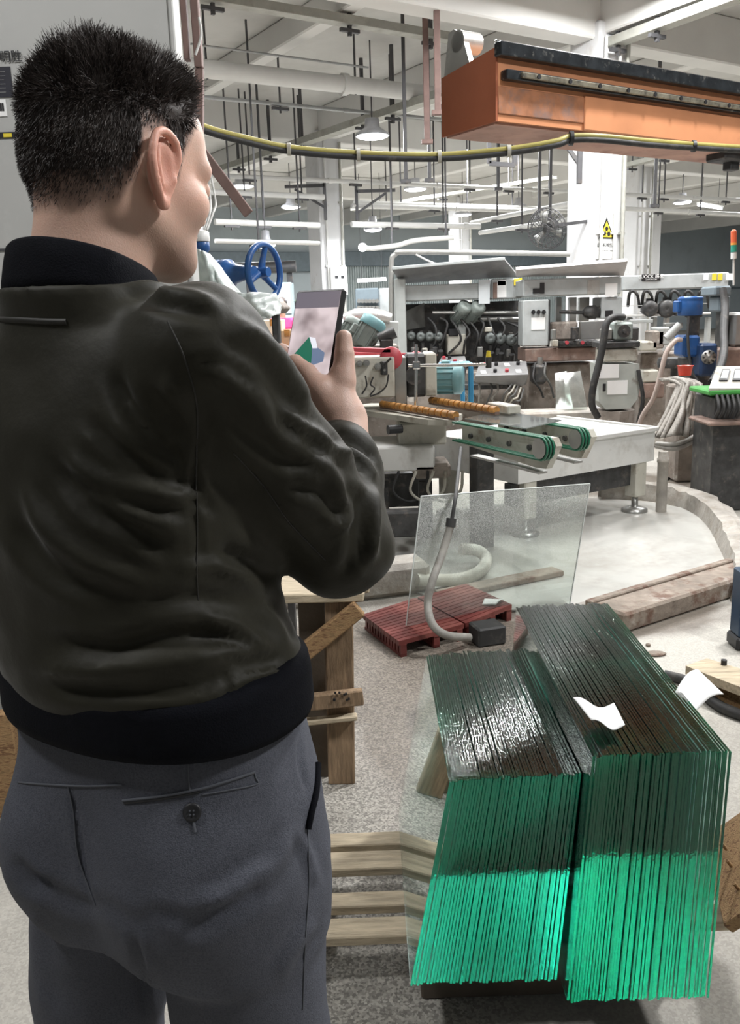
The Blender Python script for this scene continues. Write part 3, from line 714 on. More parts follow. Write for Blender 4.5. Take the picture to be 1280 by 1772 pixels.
# trunk, arms and legs under the clothes, coarse
b = Field(AX+[-.42, -.35, .02], AX+[.36, .40, 1.56], .014)
ST = [(.86, *bl_(-.01, 0, 0)[:2], .145, .09), (1.1, *bl_(-.03, 0, 0)[:2], .13, .085), (1.35, *bl_(-.045, 0, 0)[:2], .135, .085), (1.47, *bl_(-.045, 0, 0)[:2], .11, .07)]
b.add(b.loft(ST)); b.add(b.cone(NKB, NKB-[0, 0, .1], .05, .07), .03)
HPR, HPL = bl_(.100, -.005, .86), bl_(-.125, .0, .86); KNR, KNL = bl_(.105, -.01, .50), bl_(-.185, -.005, .50); ANR, ANL = bl_(.105, -.04, .09), bl_(-.20, -.03, .09)
for s_, e_, w_ in ((SHR, ELR, WRR), (SHL, ELL, WRL)): b.add(b.cone(s_, e_, .05, .04), .03); b.add(b.cone(e_, w_, .04, .027), .01)
for h_, k_, a_ in ((HPR, KNR, ANR), (HPL, KNL, ANL)): b.add(b.cone(h_, k_, .075, .05), .02); b.add(b.cone(k_, a_, .05, .04), .01)
BV, BF = b.mesh(2); bc = np.tile(skin, (len(BV), 1))
# left hand, out of the frame: palm and five fingers
lf = Field(WRL-.13, WRL+.13, .004); fd = FB*.8+np.array([0, 0, -.6]); fd /= np.linalg.norm(fd); sd = np.cross(fd, RB); 
lf.add(lf.cone(WRL-fd*.03, WRL+fd*.02, .026, .024)); k0 = WRL+fd*.09
for i, L_ in enumerate((.075, .082, .076, .06)):
    o_ = sd*((i-1.5)*.02); lf.add(lf.cone(WRL+fd*.02+o_*.5, k0+o_, .018, .012), .01); lf.add(lf.cone(k0+o_, k0+o_+fd*L_*.5+RB*.012, .010, .009), .003); lf.add(lf.cone(k0+o_+fd*L_*.5+RB*.012, k0+o_+fd*L_*.8+RB*.04, .009, .0075), .002)
lf.add(lf.cone(WRL+fd*.03, WRL+fd*.06-sd*.045+RB*.02, .017, .012), .01); lf.add(lf.cone(WRL+fd*.06-sd*.045+RB*.02, WRL+fd*.095-sd*.05+RB*.035, .0115, .009), .003)
LV, LF = lf.mesh(1); lc = np.tile(skin, (len(LV), 1))
def vcol_mat(name, rough, sss=0.0, bump=.0, bs=300):
    m = mat(name, (.5, .5, .5), rough, var=0, bump=bump, bs=bs); nt = m.node_tree; a = nt.nodes.new('ShaderNodeAttribute'); a.attribute_name = 'tone'
    b_ = nt.nodes['Principled BSDF']; nt.links.new(a.outputs['Color'], b_.inputs['Base Color'])
    if sss: b_.inputs['Subsurface Weight'].default_value = sss; b_.inputs['Subsurface Radius'].default_value = (1, .35, .2); b_.inputs['Subsurface Scale'].default_value = .004
    return m
m_skin = vcol_mat('skin', .48, .15, .12, 500)
VV = [HV, GV, BV, LV]; off = np.cumsum([0]+[len(v) for v in VV])
body = to_obj('body', np.concatenate(VV), np.concatenate([F_+o_ for F_, o_ in zip((HF, GF, BF, LF), off)]), m_skin, man_root, None, np.concatenate([colr, gc, bc, lc]))
for s in (-1, 1):
    mb = MB(); mb.sphere(hd(s*.032, .0845, -.003), .0122, 14, 10); e_ = mb.build('eye', mat('eye_white', (.75, .73, .70), .2, var=0), body)
    mb = MB(); mb.sphere(hd(s*.032, .0925, -.003), .0056, 10, 8); mb.build('iris', mat('iris', (.05, .035, .025), .15, var=0), body)
# hair: a cap that thickens to the top, and tufts
m_hair = mat('dark_hair', (.048, .038, .034), .5, var=.35, vs=60, spec=.4)
hn = vnormals(HV, HF); sel = (D > .8) & ~ear
top = np.clip((u_-.055)/.05, 0, 1); thick = np.clip((D-.8)/.2, 0, 1)*(.0025 + top*(.008+.005*np.clip((f_+.02)/.08, -.5, 1)))
CV = HV + hn*(thick*(1+.5*noise3(HV, 110, 5)+.5*noise3(HV, 55, 6)))[:, None] - hn*.0006
fs = HF[sel[HF].all(1)]; us = np.unique(fs); rm = np.full(len(HV), -1); rm[us] = np.arange(len(us))
hair = to_obj('hair', CV[us], rm[fs], m_hair, man_root, 'short dark hair, faded at the sides and tousled on top')
rs = np.random.RandomState(11); fa = HF[(D[HF].mean(1) > .2) & ~ear[HF].any(1)]
ar = np.linalg.norm(np.cross(HV[fa[:, 2]]-HV[fa[:, 0]], HV[fa[:, 3]]-HV[fa[:, 1]]), axis=1); wgt = ar*(.05+D[fa].mean(1)**2); wgt /= wgt.sum()
pk = rs.choice(len(fa), 30000, p=wgt); w4 = rs.dirichlet((1, 1, 1, 1), len(pk)); root = (HV[fa[pk]]*w4[:, :, None]).sum(1); rn = (hn[fa[pk]]*w4[:, :, None]).sum(1); rD = D[fa[pk]].mean(1)
rr_, rf_, ru_ = hloc(root); rt = np.clip((ru_-.05)/.055, 0, 1); thk = (thick[fa[pk]]).mean(1)
kf = np.clip((rt-.05)/.5, 0, 1)[:, None]; flow = kf*(FH*.30+UH*.6+RH*(noise3(root, 45, 8)*2.6)[:, None]+FH*(noise3(root, 38, 12)*2.6)[:, None]) + (1-kf)*(-UH*.95-FH*.35)
dr = rn*(.25+.5*rt)[:, None]+flow*.8+rs.randn(len(root), 3)*(.12+.2*rt)[:, None]; dr /= np.linalg.norm(dr, axis=1)[:, None]
ln = (.0025+.006*rD+.020*rt*(.6+.8*rs.rand(len(root)))*np.clip(.85+.6*noise3(root, 50, 13), .3, 1.5))
sd_ = np.cross(dr, rs.randn(len(root), 3)); sd_ /= np.linalg.norm(sd_, axis=1)[:, None]
wd_ = .00032+.0003*rt
p0 = root+rn*(thk*.7)[:, None]; p1 = p0+dr*(ln*.55)[:, None]; d2 = dr+rs.randn(len(root), 3)*.25-UH*(.15*rt)[:, None]; d2 /= np.linalg.norm(d2, axis=1)[:, None]; p2 = p1+d2*(ln*.45)[:, None]
SV = np.stack([p0-sd_*wd_[:, None], p0+sd_*wd_[:, None], p1+sd_*(wd_*.8)[:, None], p1-sd_*(wd_*.8)[:, None], p2+sd_*(wd_*.25)[:, None], p2-sd_*(wd_*.25)[:, None]], 1).reshape(-1, 3)
b0 = np.arange(len(root))[:, None]*6; SF = np.concatenate([b0+np.array([[0, 1, 2, 3]]), b0+np.array([[3, 2, 4, 5]])])
tf = to_obj('hair_strands', SV, SF, m_hair, hair); tf['kind'] = 'stuff'
# jacket
m_jack = mat('olive_nylon', (.0185, .0172, .0108), .60, var=.12, vs=9, spec=.26, bump=.06, bs=90, sheen=.08)
m_rib = mat('black_rib_knit', (.004, .0045, .007), .85, var=.15, vs=60, bump=.25, bs=500, spec=.12)
j = Field(AX+[-.48, -.34, .98], AX+[.36, .36, 1.60], .0066)
XB = lambda r, f_=0: tuple(bl_(r, f_, 0)[:2])
JS = [(1.09, *XB(-.012, .0), .184, .133), (1.118, *XB(-.013, .0), .193, .145), (1.155, *XB(-.022, .0), .188, .146), (1.21, *XB(-.036, -.0), .180, .142), (1.32, *XB(-.045, .0), .186, .142), (1.41, *XB(-.046, .005), .188, .132), (1.48, *XB(-.046, .012), .164, .112), (1.515, *XB(-.050, .008), .112, .100), (1.538, *XB(-.052, -.004), .094, .092), (1.556, *XB(-.052, -.008), .090, .089)]
j.add(j.loft(JS, 2.25))
for s_, e_, w_, nk in ((SHR, ELR, WRR, 1), (SHL, ELL, WRL, -1)):
    tr = NKB+RB*(nk*.06)-[0, 0, .070]; j.add(j.cone(tr, s_+[0, 0, .012], .048, .058), .03)
    arm = Field.__new__(Field); arm.X, arm.Y, arm.Z, arm.h, arm.lo = j.X, j.Y, j.Z, j.h, j.lo; arm.d = np.full(j.X.shape, 1e3, np.float32)
    arm.add(arm.cone(s_, s_*.4+e_*.6, .073, .068)); arm.add(arm.cone(s_*.4+e_*.6, e_, .070, .062), .02); arm.add(arm.cone(e_, e_*.45+w_*.55, .062, .056), .02); arm.add(arm.cone(e_*.45+w_*.55, e_*.34+w_*.66, .056, .047), .02)
    j.add(arm.d, .028)
JV, JF = j.mesh(2)
c1 = lambda cx, cy: (cx*.53125, 380+cy*.53125)
def S1(pts, wd, amp): return ([c1(*q) for q in pts], wd, amp)
V_, R_ = -1, 1
ST = [S1([(360, 470), (430, 620), (540, 760), (660, 880)], 15, -.008), S1([(520, 500), (600, 620), (660, 800)], 17, .007), S1([(270, 620), (400, 760), (560, 850), (680, 900)], 14, -.008), S1([(210, 760), (330, 850), (520, 900), (660, 905)], 15, .006),
      S1([(130, 720), (260, 900), (430, 1010), (600, 1110)], 17, -.008), S1([(250, 880), (420, 960), (640, 1010)], 14, .006), S1([(60, 830), (160, 1010), (330, 1130), (520, 1200)], 18, .007), S1([(20, 960), (150, 1130), (330, 1230)], 18, -.007),
      S1([(560, 930), (640, 920), (720, 960)], 9, -.005), S1([(690, 620), (640, 740), (640, 860), (700, 930)], 7, -.005), S1([(620, 480), (720, 470), (850, 560)], 12, -.005),
      S1([(740, 330), (850, 380), (960, 520), (1010, 660)], 13, .008), S1([(700, 400), (840, 470), (960, 640)], 14, -.007), S1([(660, 470), (800, 560), (930, 720), (1010, 720)], 14, .006), S1([(700, 600), (830, 720), (960, 800), (1060, 760)], 14, -.006),
      S1([(900, 590), (970, 660), (1040, 700), (1100, 760)], 11, .008), S1([(960, 760), (1060, 800), (1130, 900)], 13, .007), S1([(930, 860), (1050, 900), (1150, 1000)], 13, -.008), S1([(1040, 970), (1110, 990), (1170, 960)], 9, .007),
      S1([(1120, 830), (1160, 930), (1150, 1080), (1100, 1180)], 12, -.008), S1([(1210, 850), (1220, 980), (1200, 1120)], 11, .008), S1([(1180, 860), (1190, 1000), (1170, 1140)], 8, -.006), S1([(1100, 740), (1180, 790), (1230, 860)], 10, .007), S1([(1080, 700), (1170, 730), (1240, 790)], 9, -.007),
      S1([(760, 760), (860, 880), (960, 1000), (1080, 1120)], 6, -.003), S1([(700, 1060), (820, 1120), (900, 1180)], 16, -.008), S1([(560, 1150), (700, 1130), (860, 1180)], 14, .006), S1([(440, 1250), (620, 1230), (860, 1250)], 14, -.006),
      S1([(380, 180), (520, 230), (640, 250), (740, 300)], 13, .006), S1([(440, 250), (560, 290), (700, 330)], 12, -.004), S1([(620, 880), (640, 1000), (660, 1120)], 6, -.003)]
c2 = lambda cx, cy: (cx*.53125, 950+cy*.53125)
def S2(pts, wd, amp): return ([c2(*q) for q in pts], wd, amp)
ST += [S2([(100, 290), (350, 320), (600, 280), (860, 300)], 15, -.008), S2([(60, 380), (300, 400), (560, 370), (900, 320)], 14, .007), S2([(730, 460), (820, 420), (930, 390)], 8, .007), S2([(120, 450), (360, 470), (620, 450), (760, 400)], 12, -.007),
       S2([(640, 210), (760, 250), (900, 330)], 13, .007), S2([(700, 350), (820, 370), (940, 350)], 10, -.006), S2([(720, 380), (740, 440), (735, 480)], 5, -.004), S2([(860, 150), (930, 220), (980, 320)], 11, -.006)]
JV = fold(JV, JF, ST); JV = JV+vnormals(JV, JF)*(noise3(JV, 17, 21)*.006+noise3(JV, 34, 22)*.0028)[:, None]; JV = smooth_verts(JV, JF, 1, .4)
jk = to_obj('jacket', JV, JF, m_jack, man_root, 'dark olive nylon bomber jacket')
# hem band, collar, cuffs: ribbed knit rings
def ring(name, rows, parent, m, thick=.004):           # rows of (center, ax, ay, zfun) rings
    mb = MB(); R = []
    for row_ in rows: R.append(row_+[row_[0]])
    mb.grid(R, thick=thick); return mb.build(name, m, parent)
def oval(c, a, b, z, n=64, tilt=0.0, ex=2.25):
    o_ = []
    for k in range(n):
        t = 2*math.pi*k/n+math.pi/2; ct, st_ = math.cos(t), math.sin(t); q = (abs(ct)**ex+abs(st_)**ex)**(-1/ex)
        p = np.array([c[0], c[1], 0])+RB*(a*q*ct)+FB*(b*q*st_); rib = .0012*math.cos(k*math.pi)
        o_.append(Vector((p[0], p[1], z+tilt*st_)))
    return o_
ring('hem_band', [oval(XB(-.012), a, b_, z, 72) for a, b_, z in ((.180, .126, 1.139), (.191, .139, 1.131), (.193, .140, 1.120), (.194, .1405, 1.100), (.195, .141, 1.081), (.193, .139, 1.073))], jk, m_rib, .005)
cc = (-.305, .988)
ring('collar', [oval(cc, a, b_, z, 56, tl_) for a, b_, z, tl_ in ((.086, .083, 1.535, -.012), (.084, .081, 1.550, -.016), (.080, .077, 1.566, -.020), (.076, .073, 1.578, -.024), (.073, .070, 1.581, -.024))], jk, m_rib, .005)
def cuff(w_, e_, r0):
    ax = (e_-w_)/np.linalg.norm(e_-w_); x = np.cross(ax, [0, 0, 1.]); x /= np.linalg.norm(x); y = np.cross(ax, x); rows = []
    for (r, h) in ((r0*.94, -.004), (r0, .0), (r0*1.02, .02), (r0*1.05, .045), (r0*1.15, .06)): rows.append([Vector(w_+ax*h+(x*math.cos(t)+y*math.sin(t))*r) for t in np.linspace(0, 2*math.pi, 40, endpoint=False)])
    ring('cuff', rows, jk, m_rib, .004)
cuff(WRR+(WRR-ELR)*.02, ELR, .0345); cuff(WRL, ELL, .034)
# trousers
m_trous = mat('blue_grey_wool', (.078, .083, .104), .8, var=.16, vs=12, bump=.35, bs=700, dirt=[((.046, .050, .065), .45, .62, 420, .8)])
t = Field(AX+[-.42, -.30, .03], AX+[.34, .28, 1.16], .0072)
t.add(t.loft([(.80, *XB(-.005, 0), .196, .125), (.90, *XB(0), .204, .132), (.98, *XB(-.004), .197, .132), (1.06, *XB(-.012), .184, .130), (1.13, *XB(-.012), .170, .118)], 2.4))
for h_, k_, a_, s in ((HPR, KNR, ANR, 1), (HPL, KNL, ANL, -1)):
    t.add(t.ell(bl_(s*.088, -.082, .895), (.085, .062, .10)), .06)
    leg = Field.__new__(Field); leg.X, leg.Y, leg.Z, leg.h, leg.lo = t.X, t.Y, t.Z, t.h, t.lo; leg.d = np.full(t.X.shape, 1e3, np.float32)
    leg.add(leg.cone(h_+[0, 0, -.02], h_*.35+k_*.65, .103, .093)); leg.add(leg.cone(h_*.35+k_*.65, k_, .093, .085), .02); leg.add(leg.cone(k_, a_, .085, .072), .02)
    t.add(leg.d, .022)
TV, TF = t.mesh(2)
ST = [S2([(430, 1190), (520, 1190), (640, 1200), (760, 1150)], 14, -.003), S2([(560, 1250), (680, 1225), (800, 1150), (900, 1080)], 16, -.004), S2([(640, 1160), (760, 1110), (900, 1000)], 15, .005), S2([(830, 1140), (900, 1020), (960, 900)], 14, .004),
      S2([(40, 1000), (100, 1080), (170, 1110)], 14, -.006), S2([(300, 1130), (420, 1210), (520, 1240)], 14, -.003), S2([(225, 770), (250, 900), (270, 1050), (310, 1160)], 6, -.005), S2([(60, 1050), (200, 1130), (330, 1180)], 15, -.004),
      S2([(430, 1230), (455, 1350), (470, 1540)], 9, -.004), S2([(960, 900), (1010, 1000), (1030, 1100)], 9, .004), S2([(900, 1400), (960, 1300), (1030, 1200)], 12, .004), S2([(980, 600), (975, 700), (1000, 800)], 5, -.003), S2([(110, 1150), (120, 1350), (150, 1540)], 14, .004)]
TV = fold(TV, TF, ST); TV = TV+vnormals(TV, TF)*(noise3(TV, 14, 31)*.004+noise3(TV, 30, 32)*.0016)[:, None]
tro = to_obj('trousers', TV, TF, m_trous, man_root, 'blue grey wool trousers with a buttoned back pocket')
from mathutils.bvhtree import BVHTree
def bvh_of(V, Fc): return BVHTree.FromPolygons([Vector(v) for v in V], [tuple(int(i) for i in q) for q in Fc])
TB = bvh_of(TV, TF); EYE = Vector((0, 0, CAM_H))
def on(B_, px, py, off=0.0):
    h_ = B_.ray_cast(EYE, ray(px, py).normalized())
    if h_[0] is None: return None
    return h_[0]+h_[1]*off
def seam(B_, pts, r, m, name, parent, n=8, off=.0005, dens=5):
    q = [on(B_, p.x, p.y, off) for p in bez([Vector((a, b_, 0)) for a, b_ in pts], dens)]; q = [p for p in q if p is not None]
    if len(q) > 2: mb = MB(); mb.tube(q, r, 6); return mb.build(name, m, parent)
m_thread = mat('grey_seam', (.085, .09, .105), .85, var=.1)
seam(TB, [c2(*q) for q in ((400, 820), (520, 806), (650, 782), (740, 756), (830, 726))], .0016, m_thread, 'pocket_welt', tro)
seam(TB, [c2(*q) for q in ((405, 826), (520, 814), (650, 790))], .0018, m_black, 'pocket_opening', tro, off=.0)
seam(TB, [c2(*q) for q in ((612, 690), (614, 740), (618, 786))], .0009, m_thread, 'seam', tro)
seam(TB, [c2(*q) for q in ((828, 726), (832, 745), (834, 766), (740, 786), (660, 800))], .0009, m_thread, 'seam', tro)
seam(TB, [c2(*q) for q in ((60, 760), (140, 766), (280, 772), (400, 768))], .0012, m_thread, 'seam', tro)
seam(TB, [c2(*q) for q in ((222, 770), (240, 860), (255, 1000), (312, 1160))], .0010, m_thread, 'seam', tro)
seam(TB, [c2(*q) for q in ((1000, 900), (1004, 1000), (1005, 1100), (992, 1300), (985, 1500))], .0010, m_thread, 'side_seam', tro)
p = on(TB, *c2(626, 857)); nb = (on(TB, *c2(600, 857))-p).cross(on(TB, *c2(626, 880))-p).normalized()
if nb.dot(EYE-p) < 0: nb = -nb
mb = MB(); mb.lathe(p-nb*.001, nb, [(.0088, 0), (.0098, .0015), (.0098, .003), (.008, .004), (.0065, .0032), (.0001, .003)], 20)
bt = mb.build('button', m_black, tro)
xx = nb.cross(AZ).normalized(); yy2 = nb.cross(xx); mb = MB()
for a in (-1, 1):
    for b_ in (-1, 1): mb.cyl(p+nb*.0025+xx*(a*.002)+yy2*(b_*.002), p+nb*.0036+xx*(a*.002)+yy2*(b_*.002), .0009, n=6)
mb.build('button_thread', m_thread, bt)
seam(TB, [c2(*q) for q in ((628, 880), (632, 900), (636, 922))], .0016, m_thread, 'buttonhole', tro)
q = [on(TB, *c2(a, b_), .002) for a, b_ in ((1016, 560), (1024, 640), (1030, 700), (1024, 790), (1008, 860), (998, 910))]; q = [p for p in q if p is not None]
if len(q) > 3:
    mb = MB(); mb.tube(bez(q, 4), .0042, 8); mb.build('side_pocket', m_rib, tro)
JB = bvh_of(JV, JF); m_jseam = mat('jacket_seam', (.018, .017, .014), .6, var=.1)
seam(JB, [c1(*q) for q in ((545, 330), (600, 450), (640, 600), (640, 740), (638, 880))], .0011, m_jseam, 'armhole_seam', jk, off=0)
seam(JB, [c1(*q) for q in ((760, 760), (860, 870), (940, 985), (1060, 1110))], .0011, m_jseam, 'sleeve_seam', jk, off=0)
seam(JB, [c1(*q) for q in ((0, 325), (70, 328), (150, 332), (216, 333))], .0035, m_jseam, 'back_seam', jk, off=-.001)
seam(JB, [c1(*q) for q in ((640, 890), (642, 1000), (640, 1140), (645, 1240))], .0009, m_jseam, 'side_seam', jk, off=0)
# shoes
for a_ in (ANR, ANL):
    mb = MB(); rows = []
    for (d_, wd, ht) in ((-.07, .026, .06), (-.06, .036, .085), (-.02, .04, .095), (.05, .043, .075), (.11, .047, .055), (.16, .042, .045), (.195, .022, .035)):
        c_ = np.array([a_[0], a_[1], .0])+FB*d_; rows.append([Vector(c_+RB*(wd*math.cos(t))+np.array([0, 0, max(.004, ht*max(0, math.sin(t))+.004 if math.sin(t) > 0 else .004)])) for t in np.linspace(0, 2*math.pi, 17)])
    mb.grid(rows); mb.add(rows[0][:-1], [tuple(range(16))]); mb.add(rows[-1][:-1], [tuple(range(16))]); mb.build('shoe', mat('black_leather', (.02, .018, .017), .35), man_root)
# phone
phn = thing('phone', PO-Vector(PT)*.075 if False else tuple(PO-PT*.075), 'black smartphone held upright in the hand, showing the green glass', 'phone')
Rp = Matrix((PS, PT, PN)).transposed()
mb = MB(); mb.box(PO-PN*.0055, (.0765, .154, .011), b=.0035, R=Rp); mb.build('body', m_black, phn)
m_scr = bpy.data.materials.new('phone_screen'); m_scr.use_nodes = True; nt = m_scr.node_tree; pb = nt.nodes['Principled BSDF']; pb.inputs['Base Color'].default_value = (.02, .02, .02, 1); pb.inputs['Roughness'].default_value = .12
def screen_mat():
    N, L = nt.nodes, nt.links; tc = N.new('ShaderNodeTexCoord'); nz = N.new('ShaderNodeTexNoise'); nz.inputs['Scale'].default_value = 26; nz.inputs['Detail'].default_value = 2; L.new(tc.outputs['Object'], nz.inputs['Vector'])
    cr_ = N.new('ShaderNodeValToRGB'); e = cr_.color_ramp; e.elements[0].position = .3; e.elements[0].color = (.30, .24, .25, 1); e.elements[1].position = .62; e.elements[1].color = (.85, .72, .74, 1); L.new(nz.outputs['Fac'], cr_.inputs[0])
    L.new(cr_.outputs[0], pb.inputs['Emission Color']); pb.inputs['Emission Strength'].default_value = .9
screen_mat()
def quad_on_phone(pts, m, name, n, parent, d=.0006): mb = MB(); mb.prism([Vector(ph(s, t_, n)) for s, t_ in pts], PN*d); return mb.build(name, m, parent)
sc_ = quad_on_phone([(-.0345, -.0725), (.0345, -.0725), (.0345, .0725), (-.0345, .0725)], m_scr, 'screen', .0000, phn)
em = lambda nm, c_, s_: mat(nm, tuple(x*.2 for x in c_), .2, var=0, emit=(c_, s_))
quad_on_phone([(-.0345, .05), (.0345, .05), (.0345, .0725), (-.0345, .0725)], em('screen_bar', (.22, .2, .24), .7), 'screen_image', .0007, sc_, .0002)
quad_on_phone([(-.024, -0.014), (-.004, 0.010), (.003, 0.000), (.006, -0.030), (-.014, -0.032)], em('screen_green', (.02, .16, .10), .9), 'screen_image', .0007, sc_, .0002)
quad_on_phone([(.003, 0.000), (.024, -0.012), (.024, -0.024), (.006, -0.030)], em('screen_teal', (.16, .22, .34), .9), 'screen_image', .0007, sc_, .0002)
quad_on_phone([(-.004, 0.010), (.006, 0.008), (.012, -0.006), (.004, -0.006)], em('screen_white', (.9, .92, 1), .9), 'screen_image', .0008, sc_, .0002)
# ---------------------------------------------------------------- glass sheets on the pallet
def glass_mat():
    m = bpy.data.materials.new('green_float_glass'); m.use_nodes = True; nt = m.node_tree; N = nt.nodes; L = nt.links
    for n in list(N): N.remove(n)
    out = N.new('ShaderNodeOutputMaterial')
    g = N.new('ShaderNodeBsdfGlass'); g.inputs['IOR'].default_value = 1.52; g.inputs['Color'].default_value = (1, 1, 1, 1)
    at = N.new('ShaderNodeAttribute'); at.attribute_name = 'ground_edge'
    mp = N.new('ShaderNodeMapRange'); L.new(at.outputs['Fac'], mp.inputs[0]); mp.inputs[3].default_value = .0; mp.inputs[4].default_value = .04
    L.new(mp.outputs[0], g.inputs['Roughness'])
    tc = N.new('ShaderNodeTexCoord'); no = N.new('ShaderNodeTexNoise'); no.inputs['Scale'].default_value = 120; no.inputs['Detail'].default_value = 3
    oi = N.new('ShaderNodeObjectInfo'); ad = N.new('ShaderNodeVectorMath'); ad.operation = 'ADD'; L.new(tc.outputs['Object'], ad.inputs[0]); L.new(oi.outputs['Location'], ad.inputs[1])
    L.new(ad.outputs[0], no.inputs['Vector'])
    bp = N.new('ShaderNodeBump'); bp.inputs['Distance'].default_value = .002
    mu = N.new('ShaderNodeMath'); mu.operation = 'MULTIPLY'; mu.inputs[1].default_value = .22; L.new(at.outputs['Fac'], mu.inputs[0]); L.new(mu.outputs[0], bp.inputs['Strength'])
    L.new(no.outputs['Fac'], bp.inputs['Height']); L.new(bp.outputs[0], g.inputs['Normal'])
    L.new(g.outputs[0], out.inputs['Surface'])
    va = N.new('ShaderNodeVolumeAbsorption'); va.inputs['Color'].default_value = (.02, .80, .69, 1); va.inputs['Density'].default_value = 6.8
    L.new(va.outputs[0], out.inputs['Volume'])
    return m
m_gl = glass_mat()
def sheet_mesh(t, L, Hh):
    me = bpy.data.meshes.new('glass_sheet')
    c = .0006; mb = MB(); mb.box((0, L/2, Hh/2), (t, L, Hh), b=c)
    me.from_pydata(mb.v, [], mb.f); me.materials.append(m_gl)
    bm = bmesh.new(); bm.from_mesh(me); bmesh.ops.recalc_face_normals(bm, faces=bm.faces); bm.to_mesh(me); bm.free()
    a = me.attributes.new('ground_edge', 'FLOAT', 'FACE')
    a.data.foreach_set('value', [0.0 if abs(p.normal.x) > .9 else 1.0 for p in me.polygons])
    return me
ENDS = (('outermost glass sheet at the far left of the lower stack, its whole face seen', 'last glass sheet of the lower stack, touching the taller one'), ('first glass sheet of the taller stack, face rising over the lower stack', 'outermost glass sheet at the far right of the taller stack'))
def stack(n, xb0, xb1, xt0, xt1, y0, L, Hh, t, lab, grp, z0=.14):
    ms = [sheet_mesh(t, L + d, Hh + d*.6) for d in (0, .004, -.003, .0015, -.0015)]
    for i in range(n):
        k = i/(n-1); xb = xb0+(xb1-xb0)*k; xt = xt0+(xt1-xt0)*k
        o = bpy.data.objects.new('glass_sheet', ms[rnd.randrange(5)]); COL.objects.link(o)
        o.location = (xb, y0 + (rnd.random()-.5)*.008, z0 + .0005); o.rotation_euler = (0, math.atan2(xt-xb, Hh), 0)
        tag(o, lab if 0 < i < n-1 else ENDS[len(grp) > 40][i > 0], 'glass sheet', grp)
stack(46, .370, .652, .409, .664, 1.487, .852, .548, .0053, 'green edged glass sheet of the taller upright stack on the right', 'upright glass sheets of the taller right stack')
stack(45, .054, .356, .143, .397, 1.547, .645, .478, .0054, 'green edged glass sheet of the lower tilted stack on the left', 'glass sheets of the lower left stack')
# pallet under the glass
m_wood = mat('pale_pallet_wood', (.50, .42, .30), .75, var=.25, vs=5, stretch=(2, 14, 14), dirt=[((.22, .17, .11), .55, .75, 4, .7)], bump=.3, bs=30)
m_wood2 = mat('brown_weathered_wood', (.30, .205, .125), .8, var=.3, vs=6, stretch=(14, 14, 1.5), dirt=[((.13, .09, .06), .5, .72, 5, .7)], bump=.4, bs=30)
m_woodd = mat('dark_timber', (.10, .08, .06), .85, var=.3, vs=6, bump=.4, bs=30)
m_barkw = mat('bark_edged_wood', (.40, .25, .12), .8, var=.4, vs=10, stretch=(3, 12, 12), dirt=[((.16, .08, .04), .5, .6, 10, .9)], bump=.5, bs=40)
pal = thing('pallet', (.3, 1.9, 0), 'low wooden slat pallet carrying the green glass stacks', 'pallet')
def row(py, z): return G(620, py, z).y
for (ya, yb) in ((1438, 1462), (1470, 1503), (1540, 1568), (1584, 1621)):
    y1, y0 = row(ya, .135), row(yb, .135)
    mb = MB(); mb.box((.28, (y0+y1)/2, .135-.012), (1.05, y1-y0-.004, .024), .01, .003); mb.build('slat', m_wood, pal)
for x in (-.2, .28, .66):
    mb = MB(); mb.box((x, 1.99, .06), (.07, .58, .10), .01, .004); mb.build('stringer', m_woodd, pal)
for (y, h) in ((1.70, .135), (2.28, .135)):
    mb = MB(); mb.box((.36, y, h/2), (.56, .085, h), 0, .005); mb.build('bearer', m_woodd, pal)
mb = MB(); a, b2 = P(1243, 1428, 1.9), P(1290, 1580, 1.62); mb.beam(a+Vector((.03, 0, 0)), b2+Vector((.02, 0, 0)), .03, .15, .004, up=Vector((.6, -.35, .7)))
for q in (.3, .5, .75): mb.cyl(a.lerp(b2, q), a.lerp(b2, q)+Vector((-.02, -.02, .03)), .004, n=6)
one(mb, 'board', m_barkw, 'short brown board leaning beside the right glass stack at the lower right', 'board')
# wooden trestle crate behind the hips
cr = thing('wooden_crate', (-.25, 2.62, 0), 'old wooden crate frame with a diagonal brace behind the trousers', 'crate')
def plank(mb, p0, p1, wd, ht, up=AZ, b=.004): mb.beam(p0, p1, wd, ht, b, up=up); return mb
yy = 2.60; fwd = Vector((0, -1, 0))
def zc(px, py, Y=2.58): return P(px, py, Y)
plank(MB(), Vector((zc(584, 1200).x, yy, 0)), Vector((zc(586, 1043).x, yy, zc(586, 1043).z)), .088, .03, up=fwd).build('post', m_wood2, cr)
plank(MB(), Vector((zc(538, 1200).x, yy+.05, 0)), Vector((zc(536, 1046).x, yy+.05, zc(536, 1046).z)), .085, .03, up=fwd).build('post', m_woodd, cr)
for x in (-.95, -.6): plank(MB(), Vector((x, yy+.05, 0)), Vector((x, yy+.05, .63)), .088, .03, up=fwd).build('post', m_wood2, cr)
plank(MB(), zc(500, 1150, 2.55), zc(622, 1052, 2.55), .03, .055, up=Vector((.5, 0, .8))).build('brace', m_barkw, cr)
plank(MB(), zc(440, 1225, 2.55), zc(628, 1205, 2.55), .03, .052).build('cleat', m_wood2, cr)
plank(MB(), zc(440, 1258, 2.565), zc(618, 1240, 2.565), .03, .018).build('cleat', m_wood, cr)
mb = MB()
for k in range(9): q = zc(575+rnd.random()*45, 1196+rnd.random()*16, 2.532); mb.cyl(q, q+Vector((0, -.005, 0)), .004, n=6)
mb.build('nail_head', m_black, cr)
for k in range(2): plank(MB(), Vector((-1.1, 2.66+k*.13, .655+.012*k)), Vector((zc(630+10*k, 1020).x, 2.62+k*.13, .655-.015*k)), .125, .03).build('top_board', m_wood, cr)
